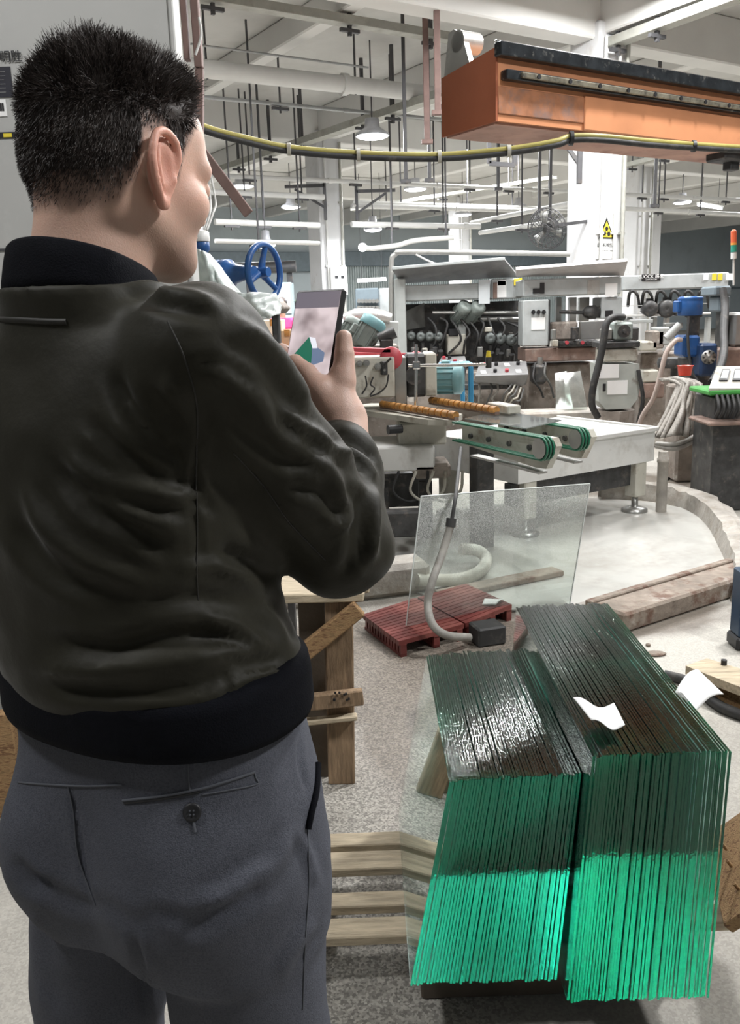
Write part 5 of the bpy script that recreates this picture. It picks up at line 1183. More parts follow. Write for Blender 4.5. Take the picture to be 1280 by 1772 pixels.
# ---- grey head cabinet and beam
hc = thing('edging_station', (P(990, 700, 9.8).x, 10.0, 0), 'grey edging head with flap, window slot and list of instructions over a rusty bed', 'machine'); Yh = 9.7
FB_('head_beam', m_pgrey, hc, 905, 478, 1076, 514, Yh, .5, .012); FB_('end_panel', m_pgrey, hc, 1040, 513, 1077, 552, Yh+.02, .4, .01)
mb = MB(); mb.prism([P(893, 467, Yh-.2), P(1086, 452, Yh-.2), P(1079, 477, Yh+.1), P(893, 479, Yh+.1)], Vector((0, .04, .03))); mb.build('flap', mat('flap_paint', (.58, .55, .535), .45), hc)
for (x0, y0, x1, y1, m_, nm) in ((1016, 484, 1037, 510, m_steel, 'window_slot'), (934, 489, 942, 508, m_black, 'slot'), (922, 499, 934, 508, m_black, 'slot'), (1047, 490, 1068, 512, m_paper, 'notice'), (1047, 537, 1060, 548, m_black, 'slot')): FB_(nm, m_, hc, x0, y0, x1, y1, Yh-.012, .014, 0)
cab = FB_('control_cabinet', m_pgrey, hc, 904, 518, 950, 600, Yh-.1, .3, .012)
for x in (922, 931, 940): mb = MB(); q = P(x, 540, Yh-.1); mb.cyl(q, q-Vector((0, .03, 0)), .022, n=10); mb.box(q-Vector((0, .035, 0)), (.012, .02, .05)); mb.build('rotary_switch', m_black, cab)
FB_('notice', m_paper, cab, 919, 549, 943, 571, Yh-.108, .008, 0); FB_('door_edge', m_dark, cab, 949, 518, 952, 600, Yh-.1, .3)
FB_('bed_beam', m_rust, hc, 909, 600, 1032, 627, Yh-.15, .5, .01); FB_('bed_base', m_dirty, hc, 912, 627, 1030, 690, Yh, .5, .02, down=0.0)
FB_('track', m_dark, hc, 968, 589, 1035, 601, Yh-.2, .3, .01); FB_('cover_plate', m_inox, hc, 1004, 555, 1045, 588, Yh-.1, .1, .006); FB_('block', m_dirty, hc, 952, 556, 1000, 590, Yh, .2, .02)
for k in range(7): mb = MB(); q = P(972+k*9, 593, Yh-.22); mb.cyl(q, q+Vector((0, .05, 0)), .02, n=8); mb.build('roller', m_redp if k % 3 == 1 else m_dark, hc)
mb = MB(); mb.cyl(P(968, 540, Yh+.1), P(1014, 541, Yh+.1), .02, n=8); mb.lathe(P(1008, 541, Yh+.1), (1, 0, 0), [(.03, 0), (.055, .02), (.075, .06), (.075, .14), (.06, .15), (.06, .22)], 14); mb.build('chuck', m_dark, hc)
FB_('inner_post', m_white, hc, 985, 514, 998, 560, Yh+.35, .1); FB_('inner_post', m_grey, hc, 962, 514, 972, 560, Yh+.35, .1); FB_('inner_post', m_tank, hc, 1002, 514, 1020, 556, Yh+.42, .1)
for k, (x0, x1) in enumerate(((962, 992), (978, 1016))):
    mb = MB(); mb.prism([P(x0, 712-k*3, 9.1-.15*k), P(x1, 708, 9.1-.15*k), P(x1-12, 642, 9.4-.15*k), P(x0-2, 646, 9.4-.15*k)], Vector((0, .008, 0))); one(mb, 'dusty_glass_sheet', m_pane, ('first', 'second')[k] + ' small dusty pane leaning against the rusty bed', 'glass pane')
# ---- control pillar with the black hose
pl = thing('control_pillar', (P(1070, 740, 8.5).x, 8.6, 0), 'dirty grey control pillar with two papers and a black hose arching over it', 'machine'); Yp = 8.4
bx = [P(x, y, Yp) for x, y in ((1034, 630), (1106, 630), (1107, 668), (1103, 690), (1090, 707), (1048, 709), (1036, 695))]
mb = MB(); mb.prism(bx, Vector((0, .3, 0))); bxo = mb.build('pillar_box', mat('pillar_grey', (.40, .42, .39), .5, dirt=[((.2, .17, .14), .58, .7, 7, .85)]), pl)
FB_('notice', m_paper, bxo, 1036, 630, 1071, 655, Yp-.006, .007, 0); FB_('notice', m_paper, bxo, 1050, 658, 1086, 683, Yp-.006, .007, 0); FB_('latch', m_black, bxo, 1043, 664, 1048, 677, Yp-.012, .014, 0)
FB_('head_box', m_cream, pl, 1044, 602, 1104, 627, Yp, .32, .015)
gb = FB_('gear_box', m_teal2, pl, 1063, 557, 1096, 590, Yp, .24, .02); mb = MB(); q = P(1079, 573, Yp); mb.cyl(q, q-Vector((0, .02, 0)), .06, n=16); mb.cyl(q, q-Vector((0, .05, 0)), .02, n=10); mb.build('shaft', m_dark, gb)
FB_('coupling', m_inox, pl, 1044, 567, 1062, 590, Yp+.05, .18, .02); FB_('base_plate', m_dark, pl, 1040, 590, 1108, 603, Yp-.03, .36, .01)
mb = MB(); a = P(1070, 712, Yp); mb.lathe((a.x, Yp+.16, 0), AZ, [(.13, 0), (.16, .1), (.19, a.z*.6), (.2, a.z)], 12, smooth=False); mb.build('foot', m_dirty, pl)
mb = MB(); mb.tube(bez([P(1078, 549, Yp+.1), P(1062, 549, Yp), P(1049, 560, Yp-.06), P(1044, 590, Yp-.08), P(1036, 630, Yp-.08), P(1026, 670, Yp-.08), P(1024, 700, Yp-.05), P(1034, 722, Yp)], 6), .034, 10); mb.build('black_hose', m_rubber, pl)
mb = MB(); mb.tube(bez([P(1104, 640, Yp-.03), P(1112, 690, Yp-.05), P(1104, 730, Yp)], 6), .02, 8); mb.build('black_hose', m_rubber, pl)
# ---- white beam with sign, behind at the right
wbm = thing('cross_beam_machine', (P(1170, 700, 10.5).x, 10.5, 0), 'long pale grey beam with black maker plate over a row of motors', 'machine'); Yw = 10.3
FB_('beam', m_pgrey, wbm, 1077, 471, 1262, 503, Yw, .4, .012)
sg = FB_('sign_plate', m_black, wbm, 1110, 474, 1143, 486, Yw-.012, .014, 0)
q = P(1126.5, 478.5, Yw-.018); text('LUOCK 路克', .052, q, (1, 0, 0), (0, 0, 1), m_paper, 'lettering', sg); q = P(1126.5, 483.6, Yw-.018); text('LUOCK.COM', .022, q, (1, 0, 0), (0, 0, 1), m_paper, 'lettering', sg)
for (x0, x1, m_) in ((1232, 1240, m_yel), (1242, 1250, m_yel), (1217, 1226, m_paper), (1256, 1270, m_paper)): FB_('notice', m_, wbm, x0, 473, x1, 485, Yw-.01, .012, 0)
for k in range(7): mb = MB(); x = 1086+k*24; mb.tube(bez([P(x, 530, Yw+.1), P(x+3, 508, Yw), P(x+10, 504, Yw), P(x+17, 512, Yw), P(x+20, 532, Yw+.1)], 5), .018, 6); mb.build('cable_loop', m_rubber, wbm)
for (x, r) in ((1120, .09), (1148, .10), (1166, .08)): motor(P(x, 534, Yw+.25), (-.2, -1, 0), r, .3, m_dark, m_dark, wbm)
FB_('rail', m_white, wbm, 1080, 525, 1240, 529, Yw+.05, .1); FB_('rail', m_white, wbm, 1078, 540, 1230, 549, Yw, .3); FB_('bed_plate', m_grey, wbm, 1090, 552, 1130, 560, Yw-.05, .3)
for x in (1086, 1128, 1150, 1222): FB_('leg', m_grey if x != 1150 else m_white, wbm, x, 549, x+9, 600, Yw+.05, .1, down=0.0)
for (x0, y0, x1, y1, m_) in ((1108, 590, 1138, 608, m_cream), (1086, 566, 1106, 590, m_dark), (1138, 566, 1160, 598, m_grey), (1128, 572, 1150, 604, m_dirty), (1112, 640, 1140, 662, m_cream), (1112, 662, 1150, 690, m_rust)): FB_('machine_block', m_, wbm, x0, y0, x1, y1, Yw-.4, .3, .015)
FB_('bed', m_dirty, wbm, 1106, 606, 1260, 690, Yw-.2, .6, .02, down=0.0)
mb = MB(); q = P(1169, 624, 9.2); mb.lathe(Vector((q.x, q.y, 0)), AZ, [(.05, 0), (.05, q.z-.08), (.18, q.z-.07), (.19, q.z-.02), (.18, q.z+.03)], 20); one(mb, 'round_table', m_dark, 'round dark turntable left of the blue upright motor', 'table')
# ---- blue upright motor and gearboxes
bm_ = thing('blue_motor_stand', (P(1200, 690, 8).x, 8, 0), 'bright blue upright motor on a dark column with blue gearbox', 'machine'); Yb = 7.9
c = P(1193, 546, Yb); mb = MB(); mb.lathe(c, AZ, [(.10, 0), (.108, .01), (.108, .12), (.104, .13), (.108, .14), (.108, .155), (.09, .165), (.02, .168)], 20); mb.build('motor', m_blue, bm_)
FB_('terminal_box', m_blue, bm_, 1171, 520, 1180, 541, Yb-.05, .12, .01)
c2_ = P(1198, 581, Yb); mb = MB(); mb.lathe(c2_, AZ, [(.055, 0), (.055, c.z-c2_.z-.02), (.075, c.z-c2_.z-.01), (.075, c.z-c2_.z)], 16); mb.build('shaft_housing', m_dark, bm_)
FB_('gear_box', m_blue, bm_, 1181, 580, 1212, 618, Yb-.1, .25, .02)
gb = FB_('flange_box', mat('navy_gearbox', (.02, .045, .11), .4, var=.25), bm_, 1210, 594, 1243, 652, Yb-.2, .25, .02); q = P(1225, 618, Yb-.2)
mb = MB(); mb.lathe(q, (0, -1, 0), [(.062, -.005), (.062, .02), (.03, .02), (.025, .035), (.005, .035)], 16); mb.build('flange', m_inox, gb)
for k in range(8): mb = MB(); t_ = k*math.pi/4; p_ = q+Vector((.05*math.cos(t_), -.02, .05*math.sin(t_))); mb.cyl(p_, p_-Vector((0, .01, 0)), .009, n=6); mb.build('bolt', m_dark, gb)
FB_('column', m_dark, bm_, 1188, 616, 1240, 690, Yb, .3, .02, down=0.0)
FB_('side_arm', m_inox, bm_, 1150, 558, 1182, 566, Yb, .06); mb = MB(); mb.cyl(P(1152, 586, Yb-.1), P(1176, 562, Yb-.1), .035, n=10); mb.build('slanted_cylinder', m_grey, bm_)
mb = MB(); mb.tube(bez([P(1192, 548, Yb-.12), P(1190, 590, Yb-.16), P(1196, 640, Yb-.2), P(1208, 660, Yb-.25)], 6), .012, 6); mb.build('black_cable', m_rubber, bm_)
mb = MB(); mb.tube(bez([P(1178, 588, 7.78), P(1168, 590, 7.75), P(1152, 612, 7.75), P(1142, 650, 7.78), P(1130, 690, 7.85), P(1108, 728, 8.0), Vector((P(1100, 745, 8).x, 8.1, .03))], 6), .022, 8); one(mb, 'hose', mat('pinkish_hose', (.48, .40, .36), .5), 'pinkish grey hose hanging left of the tarpaulin heap', 'hose')
mb = MB(); q = P(1184, 661, 7.3); mb.lathe(Vector((q.x, q.y, q.z+.055)), AZ, [(.05, 0), (.062, .075), (.07, .08), (.065, .08), (.055, .07), (.045, .008), (.001, .008)], 18, caps=False); one(mb, 'plastic_bowl', mat('red_plastic', (.65, .06, .03), .35, var=.05), 'small red plastic bowl on top of the tarpaulin heap', 'bowl')
# ---- heap under tarpaulin
m_tarp = mat('dusty_tarpaulin', (.33, .31, .28), .65, var=.3, vs=12, stretch=(6, 6, 1.2), dirt=[((.25, .23, .2), .5, .7, 8, .6)], bump=.4, bs=30)
Yt = 7.2; rows = []
for i in range(13):
    v = i/12; r_ = []
    for jx in range(57):
        u = jx/56; x = 1170+(1214-1170)*u - (1-u)*(v**1.2)*44; y = 664+ (756-664)*v + 2*math.sin(u*9)
        bulge = .30*math.sin(math.pi*min(1, u*1.0))*.9 + v*.30
        r_.append(P(x, y, Yt-bulge+.028*math.sin(u*52+v*6*math.sin(u*7))*(.5+v)+.02*math.sin(u*23+v*9)))
    rows.append(r_)
top = [[p+Vector((0, k*.15, .02*math.sin(k))) for p in rows[0]] for k in (3, 2, 1)]
for r_ in rows[-1:]:
    for p in r_: p.z = max(.01, p.z)
hp_ = thing('tarpaulin_heap', (P(1185, 750, 7).x, 7.2, 0), 'heap under a pleated dusty tarpaulin with hoses lying over it', 'tarpaulin')
mb = MB(); mb.grid(top+rows, thick=.01); mb.build('tarpaulin', m_tarp, hp_)
FB_('inner_stack', m_dirty, hp_, 1172, 668, 1218, 740, Yt+.08, .35, .02, down=0.0)
for k in range(2): mb = MB(); mb.tube(bez([P(1222, 690+k*6, 7.0), P(1222, 730, 6.9), P(1205, 752+k*6, 6.7), P(1170, 768+k*8, 6.6), P(1135, 768+k*4, 6.7)], 6), .018, 8); mb.build('hose', m_hose, hp_)
mb = MB(); rr = bez([G(1135, 772, .02), G(1190, 768, .02), G(1240, 772, .02), G(1300, 782, .02)], 5)
for p, q in zip(rr, rr[1:]): mb.beam(p+AZ*.06, q+AZ*.06, .3, .13, .03)
struct(mb, 'trim_5', m_conc)
# ---- green and cream console at the right edge
gc_ = thing('console_desk', (P(1260, 720, 6.6).x, 6.7, 0), 'cream and green control console with square gauges at the right edge', 'console'); Yc = 6.3
a, b2, c, d_ = P(1226, 672, Yc-.15), P(1320, 672, Yc-.15), P(1320, 633, Yc+.2), P(1240, 634, Yc+.2)
mb = MB(); mb.add([a, b2, c, d_, a-AZ*.02, b2-AZ*.02, c-AZ*.16, d_-AZ*.16], [(0, 1, 2, 3), (0, 4, 5, 1), (4, 7, 6, 5), (1, 5, 6, 2), (0, 3, 7, 4), (3, 2, 6, 7)]); tp = mb.build('desk_top', m_cream, gc_); n_ = (b2-a).cross(d_-a).normalized()
for (u0, u1) in ((.14, .31), (.40, .58), (.66, .86)):
    f_ = lambda u, w_: a.lerp(b2, u).lerp(d_.lerp(c, u), w_)+n_*.004
    mb = MB(); mb.prism([f_(u0, .3), f_(u1, .3), f_(u1, .8), f_(u0, .8)], n_*.008); g_ = mb.build('gauge_frame', m_black, tp); e_ = (u1-u0)*.12
    mb = MB(); mb.prism([f_(u0+e_, .36)+n_*.008, f_(u1-e_, .36)+n_*.008, f_(u1-e_, .74)+n_*.008, f_(u0+e_, .74)+n_*.008], n_*.003); mb.build('gauge_face', m_pgrey, tp)
FB_('green_front', mat('bright_green_paint', (.06, .30, .06), .45, var=.15), gc_, 1227, 673, 1320, 685, Yc-.16, .4, .01); FB_('lower_body', m_dark, gc_, 1236, 685, 1320, 720, Yc-.1, .4, .01, down=0.0)
FB_('shelf_board', m_rust, gc_, 1226, 728, 1320, 738, Yc-.25, .4, .01)
for k in range(5): mb = MB(); x = 1240+k*9; mb.tube(bez([P(x, 684, Yc-.17), P(x+4, 705, Yc-.24), P(x-3, 722, Yc-.2)], 5), .012, 6); mb.build('loose_cable', m_rubber, gc_)
# dark post and signal tower
dp = thing('dark_post', (P(1250, 690, 8.3).x, 8.3, 0), 'dark blue grey machine post with black hose at the right edge', 'machine')
FB_('head_block', m_valance, dp, 1236, 494, 1266, 512, 8.2, .35, .015); FB_('neck', m_valance, dp, 1243, 511, 1264, 540, 8.25, .25, .015); FB_('post', m_dark, dp, 1246, 538, 1262, 600, 8.3, .15, .01, down=0.0); FB_('side_cabinet', m_inox, dp, 1268, 540, 1320, 600, 8.2, .4, .02); FB_('brown_block', m_rust, dp, 1244, 600, 1320, 632, 8.1, .4, .02, down=0.0)
mb = MB(); mb.tube(bez([P(1250, 500, 8.15), P(1254, 530, 8.05), P(1252, 570, 7.8), P(1252, 610, 7.5), P(1244, 640, 7.2), P(1232, 662, 7.0)], 6), .035, 8); mb.build('black_hose', m_rubber, dp)
st = thing('signal_tower', P(1269, 490, 8.1), 'signal tower lamp with red, amber and green lenses at the right edge', 'lamp'); 
for (y0, y1, m_, nm, r) in ((402, 420, m_glue, 'red_lens', .026), (420, 424, m_gla, 'amber_lens', .027), (424, 436, m_glg, 'green_lens', .026), (437, 448, m_white, 'base', .026), (448, 494, m_white, 'pole', .009)): mb = MB(); mb.cyl(P(1269, y1, 8.3), P(1269, y0, 8.3), r, n=14); mb.build(nm, m_, st)
mb = MB(); mb.sphere(P(1269, 402, 8.3), .026, 14, 8); mb.build('cap', m_glue, st)
# ---- blue valve with the handwheel, sheets, cartons, a worker
vl = thing('handwheel_valve', (P(380, 480, 4.2).x, 4.2, 0), 'blue valve with a large three spoke handwheel beside the chin', 'valve'); Yv = 4.2
c = P(457, 471, Yv); ax = Vector((.86, -.5, 0)).normalized(); x_ = ax.cross(AZ).normalized(); R_w = .125
mb = MB(); mb.tube([c+x_*(R_w*math.cos(t_))+AZ*(R_w*math.sin(t_)) for t_ in np.linspace(0, 2*math.pi, 36, endpoint=False)], .0155, 10, closed=True)
wh = mb.build('handwheel', m_blue, vl)
for t_ in (1.75, 3.85, 5.9):
    mb = MB(); e_ = c+x_*(R_w*math.cos(t_))+AZ*(R_w*math.sin(t_)); mb.tube([c-ax*.02, c.lerp(e_, .5)-ax*.012, e_], [.020, .014, .013], 8); mb.build('spoke', m_blue, wh)
mb = MB(); mb.cyl(c-ax*.045, c+ax*.025, .028, .022, 14); mb.build('hub', m_blue, wh)
c0 = P(383, 475, Yv+.05); mb = MB(); mb.lathe(c0-ax*.06, ax, [(.055, 0), (.068, .005), (.068, .05), (.062, .055), (.062, .07), (.068, .075), (.068, .11), (.05, .125), (.042, .16), (.034, .2), (.03, (c-c0).length+.04)], 18); mb.build('valve_body', m_blue, vl)
mb = MB(); mb.cyl(Vector((c0.x, c0.y, 0)), c0-AZ*.05, .05, n=14); mb.cyl(Vector((c0.x, c0.y, 0)), Vector((c0.x, c0.y, .03)), .12, n=16); mb.build('stand_pipe', m_dark, vl)
q = P(349, 436, 4.6); mt = thing('small_motor', Vector((q.x, q.y, 0)), 'small motor with white cap and blue body right behind the face', 'motor')
mb = MB(); mb.lathe(q, AZ, [(.03, -.03), (.034, 0), (.042, .01), (.042, .045), (.036, .05)], 16); mb.build('motor_body', m_blue, mt); mb = MB(); mb.lathe(q+AZ*.05, AZ, [(.044, 0), (.046, .01), (.044, .045), (.03, .055), (.002, .056)], 16); mb.build('cap', m_tank, mt)
mb = MB(); mb.cyl(Vector((q.x, q.y, 0)), q-AZ*.03, .028, n=12); mb.build('post', m_dark, mt)
for k in range(3): mb = MB(); mb.tube(bez([P(352+k*3, 398, 4.6), P(358+k*5, 370, 4.65), P(355+k*9, 350, 4.7), P(356+k*4, 300, 4.7)], 6), .006, 6); mb.build('cable', m_white, mt)
def crumple(cs, Y, amp, nm, m_, lab, seed, dy=.5):
    rs_ = np.random.RandomState(seed); ph_ = rs_.rand(6)*6; rows = []
    for i in range(23):
        v = i/22; r_ = []
        for k in range(23):
            u = k/22; x = (cs[0][0]*(1-u)+cs[1][0]*u)*(1-v)+(cs[3][0]*(1-u)+cs[2][0]*u)*v; y = (cs[0][1]*(1-u)+cs[1][1]*u)*(1-v)+(cs[3][1]*(1-u)+cs[2][1]*u)*v
            w_ = math.sin(u*19+ph_[0]+3*math.sin(v*4+ph_[1]))*.5+math.sin(u*31+v*6+ph_[2])*.3+math.sin(v*23+u*9+ph_[3])*.3
            r_.append(P(x+2.5*w_, y+1.5*w_, Y-.12*math.sin(u*math.pi)+amp*w_+dy*v*0))
        rows.append(r_)
    mb = MB(); mb.grid(rows, thick=.004); return one(mb, nm, m_, lab, 'plastic sheet')
crumple([(312, 440), (338, 432), (372, 520), (318, 512)], 3.95, .016, 'plastic_sheet', mat('green_plastic_film', (.14, .33, .19), .3, var=.3, vs=6, trans=.25), 'green translucent plastic film draped below the chin', 3)
crumple([(336, 428), (362, 440), (428, 522), (352, 520)], 3.80, .018, 'plastic_sheet', mat('white_plastic_film', (.60, .66, .63), .3, var=.15, vs=8, trans=.3), 'white translucent plastic film draped over the shoulder line by the valve', 5)
crumple([(368, 505), (478, 508), (487, 540), (440, 562)], 3.66, .016, 'plastic_sheet', mat('white_plastic_film'[:0] or 'clear_white_film', (.66, .71, .69), .25, var=.15, vs=8, trans=.3), 'crumpled white plastic film under the handwheel', 8)
tb2 = thing('film_table', (P(420, 600, 3.8).x, 3.85, 0), 'low table under the plastic films behind the shoulder', 'table')
FB_('table_top', m_dirty, tb2, 318, 522, 490, 548, 3.70, .36, .02); [FB_('leg', m_dark, tb2, x, 540, x+12, 560, 3.8, .06, down=0.0) for x in (326, 470)]
for (x0, y0, x1, y1, Y, m_, lab) in ((455, 553, 487, 602, 8.2, mat('cream_carton', (.72, .66, .50), .7), 'cream carton left of the phone'), (487, 571, 505, 602, 8.0, mat('tan_carton', (.48, .34, .20), .75), 'small tan carton between the cream carton and the phone')):
    mb = MB(); fb(mb, x0, y0, x1, y1, Y, .35, .006); t_ = mb.build('carton', m_); tag(t_, lab, 'box'); a, c = P(x0, y0, Y), P(x1, y0, Y)
    mb = MB(); mb.box(((a.x+c.x)/2, Y+.175, a.z+.001), (abs(c.x-a.x), .05, .003)); mb.box(((a.x+c.x)/2, Y-.001, a.z-.03), (.05, .003, .06)); mb.build('tape', m_rol, t_)
bt_ = thing('carton_bench', (P(480, 640, 8.2).x, 8.3, 0), 'red edged bench carrying the two cartons left of the phone', 'bench')
FB_('bench_top', m_redp, bt_, 440, 602, 620, 609, 7.9, .6, .005); [FB_('leg', m_dark, bt_, x, 609, x+8, 620, 8.1, .06, down=0.0) for x in (450, 600)]
FB_('cabinet_box', m_lblue, (pc := thing('blue_cabinet', (P(490, 520, 16).x, 16, 0), 'pale blue cabinet beyond the handwheel', 'cabinet')), 476, 488, 504, 545, 16, .5, .02, down=0.0); FB_('cabinet_door', m_pgrey, pc, 478, 490, 489, 543, 15.96, .05, .01); FB_('cabinet_door', m_lblue, pc, 491, 490, 502, 543, 15.96, .05, .01)
rk = thing('pipe_rack', (P(455, 560, 17).x, 17, 0), 'dark pipe rack with green frame beyond the handwheel', 'rack')
mb = MB(); mb.cyl(P(368, 467, 17), P(512, 461, 17), .11, n=12); mb.build('dark_pipe', m_dsteel, rk)
for x in (375, 430, 500): FB_('upright', m_dsteel, rk, x, 462, x+5, 560, 17.1, .08, down=0.0)
for y in (520, 534): FB_('shelf', mat('dull_green_frame', (.16, .25, .17), .5), rk, 470, y, 520, y+3, 16.6, .3)
for k in range(8): FB_('bin', m_lblue if k % 3 else m_dsteel, rk, 472+k*6, 523, 476.5+k*6, 533, 16.6, .2, .01)
# worker in a pink shirt, far off
wk = thing('person', (P(489, 545, 15).x, 15, 0), 'far off worker with dark hair and bright pink shirt left of the phone', 'person'); wc = np.array([P(489, 545, 15).x, 15.0, 0])
AXs, RBs, FBs = AX, RB, FB; RB, FB = np.array([1., 0, 0]), np.array([0, -1., 0])
def wkmesh(f_, m_, nm): V1_, F1_ = f_.mesh(1); return to_obj(nm, V1_, F1_, m_, wk)
f = Field(wc+[-.45, -.35, .0], wc+[.45, .35, 1.82], .016)
q = lambda r, f__, z: wc+np.array([r, -f__, z])
for s in (-1, 1):
    f.add(f.cone(q(s*.09, 0, .88), q(s*.1, .02, .48), .085, .06), .03); f.add(f.cone(q(s*.1, .02, .48), q(s*.1, 0, .08), .06, .04), .02); f.add(f.cone(q(s*.1, 0, .05), q(s*.1, .16, .04), .045, .035), .02)
    f.add(f.cone(q(s*.18, 0, 1.38), q(s*.23, -.02, 1.1), .05, .042), .03); f.add(f.cone(q(s*.23, -.02, 1.1), q(s*.2, .2, 1.02), .04, .03), .01); f.add(f.ell(q(s*.2, .25, 1.01), (.035, .05, .025)), .01)
f.add(f.loft([(.85, wc[0], wc[1], .16, .11), (1.05, wc[0], wc[1], .14, .10), (1.3, wc[0], wc[1], .18, .11), (1.43, wc[0], wc[1], .13, .08)]), .03)
f.add(f.cone(q(0, 0, 1.42), q(0, .01, 1.58), .05), .03); f.add(f.ell(q(0, .02, 1.66), (.075, .095, .115)), .02); f.add(f.cone(q(0, .11, 1.67), q(0, .125, 1.64), .012, .015), .01)
for s in (-1, 1): f.add(f.ell(q(s*.077, .0, 1.65), (.012, .02, .03)), .004)
wkmesh(f, mat('worker_skin', (.45, .28, .2), .5, var=.05), 'body')
f = Field(wc+[-.35, -.25, .82], wc+[.35, .25, 1.5], .016)
f.add(f.loft([(.88, wc[0], wc[1], .18, .125), (1.05, wc[0], wc[1], .165, .12), (1.3, wc[0], wc[1], .195, .125), (1.45, wc[0], wc[1], .13, .085)]))
for s in (-1, 1): f.add(f.cone(q(s*.17, 0, 1.39), q(s*.225, -.02, 1.17), .065, .06), .03)
wkmesh(f, mat('pink_shirt', (.62, .03, .14), .7), 'shirt')
f = Field(wc+[-.25, -.2, .05], wc+[.25, .2, 1.0], .016)
for s in (-1, 1): f.add(f.cone(q(s*.09, 0, .88), q(s*.1, .02, .48), .10, .08), .03); f.add(f.cone(q(s*.1, .02, .48), q(s*.1, 0, .12), .08, .065), .02)
wkmesh(f, mat('dark_trousers', (.03, .035, .05), .8), 'trousers')
f = Field(wc+[-.14, -.16, 1.5], wc+[.14, .16, 1.85], .012); f.add(f.ell(q(0, -.005, 1.69), (.088, .102, .105))); f.sub(f.ell(q(0, .1, 1.62), (.09, .09, .09)), .01)
wkmesh(f, m_hair, 'hair')
AX, RB, FB = AXs, RBs, FBs
# ---- orange gantry beam overhead
m_or = mat('orange_beam_paint', (.66, .29, .145), .42, var=.14, vs=2.5, dirt=[((.30, .10, .055), .56, .8, 3, .6)])
m_dkrail = mat('greasy_black_rail', (.03, .034, .038), .3, .5, var=.4, vs=18, dirt=[((.30, .29, .26), .58, .72, 25, .6)])
m_brass = mat('worn_rail_steel', (.34, .31, .24), .35, .7, var=.3, vs=20, dirt=[((.06, .06, .06), .5, .66, 16, .8)])
c0 = P(860, 209, 4.3); hh = P(853, 82, 4.3).z-c0.z; LB = 5.0
wv = min((abs(proj([c0+AV*(k*.01)])[0][0]-768), k*.01) for k in range(10, 160))[1]
gb_ = thing('gantry_beam', (c0.x+2, c0.y+1, 0), 'large orange gantry beam with black guide rails hanging overhead at the right', 'beam')
def gp(u, v, z): return c0+AU*u+AV*v+AZ*z
mb = MB(); mb.prism([gp(0, 0, 0), gp(0, wv, 0), gp(0, wv, hh*.86), gp(0, 0, hh)], AU*LB); mb.build('box_girder', m_or, gb_)
mb = MB(); mb.prism([gp(-.012, -.004, -.004), gp(-.012, wv+.004, -.004), gp(-.012, wv+.004, hh*.86), gp(-.012, -.004, hh)], AU*.012); mb.build('end_plate', mat('dull_red_orange_plate', (.34, .105, .05), .45, var=.12, vs=3), gb_)
def strip(z0, z1, out, m_, nm, u0=.02): mb = MB(); mb.box(gp((u0+LB)/2, -out/2, (z0+z1)/2), (LB-u0, out, z1-z0), RZ_U, .004); return mb.build(nm, m_, gb_)
strip(hh*.86, hh*1.05, .05, m_dkrail, 'upper_rail', -.02); strip(hh*1.05, hh*1.09, .02, m_chrome, 'guide_strip', -.02)
mr_ = strip(hh*.555, hh*.69, .045, m_dkrail, 'lower_rail', .02); r2 = strip(hh*.585, hh*.665, .06, m_brass, 'rail_face', .10)
for k in range(22): mb = MB(); q = gp(.2+k*.2, -.061, hh*.625); mb.cyl(q, q-AV*.004, .011, n=10); mb.build('bolt', m_black, r2)
strip(.0, hh*.5, .014, m_or, 'lower_plate', .55); strip(.03, hh*.48, .008, mat('worn_orange_plate', (.40, .17, .085), .5, var=.25, vs=14, dirt=[((.2, .15, .14), .5, .66, 9, .7)]), 'worn_plate', .0)
mb = MB(); mb.box(gp(LB/2, wv*.5, -.006), (LB, wv*.9, .012), RZ_U); mb.build('bottom_plate', mat('pinkish_bottom', (.45, .26, .2), .6, var=.2, vs=4, dirt=[((.22, .09, .07), .52, .72, 5, .7)]), gb_)
mb = MB(); q = gp(.0, wv*.72, hh*.86); mb.prism([q+AV*.11, q-AV*.10, q-AV*.03+AZ*.17, q+AV*.03+AZ*.20, q+AV*.07+AZ*.19], AU*.03); mb.cyl(q+AZ*.14-AU*.0, q+AZ*.14+AU*.12, .05, n=14); mb.build('pulley_bracket', m_steel, gb_)
mb = MB(); q = gp(.05, wv*.95, hh*.84); mb.cyl(q, q+AZ*.10, .035, n=10); mb.build('end_stop', m_dsteel, gb_)
mb = MB(); q = gp(1.9, wv*.3, -.03); mb.box(q, (.3, .14, .05), RZ_U, .01); mb.box(q-AZ*.04, (.08, .06, .06), RZ_U, .005); mb.build('clamp', m_dark, gb_)
mb = MB(); q = gp(LB-.3, wv/2, 0); mb.box((q.x, q.y, c0.z/2), (.3, .3, c0.z), RZ_U, .01); mb.build('support_leg', m_or, gb_)
m_ycab = mat('yellow_black_cable', (.38, .33, .10), .45, var=.25, vs=4)
hc2 = thing('overhead_cable', P(620, 266, 4.0), 'yellow and black cable bundle sagging from the head to the orange beam', 'cable')
pts = [P(300, 195, 3.9), P(362, 222, 3.95), P(430, 240, 4.0), P(500, 255, 4.05), P(620, 265, 4.1), P(760, 268, 4.15), P(880, 258, 4.15), P(960, 245, 4.15), P(988, 236, 4.18), P(1040, 236, 4.2), P(1120, 244, 4.3), P(1200, 250, 4.5), P(1300, 256, 4.75)]
mb = MB(); mb.tube(bez(pts, 5), .013, 8); mb.build('yellow_cable', m_ycab, hc2)
mb = MB(); mb.tube(bez([p-AZ*.017+Vector((0, -.004, 0)) for p in pts], 5), .013, 8); mb.build('black_cable', m_rubber, hc2)
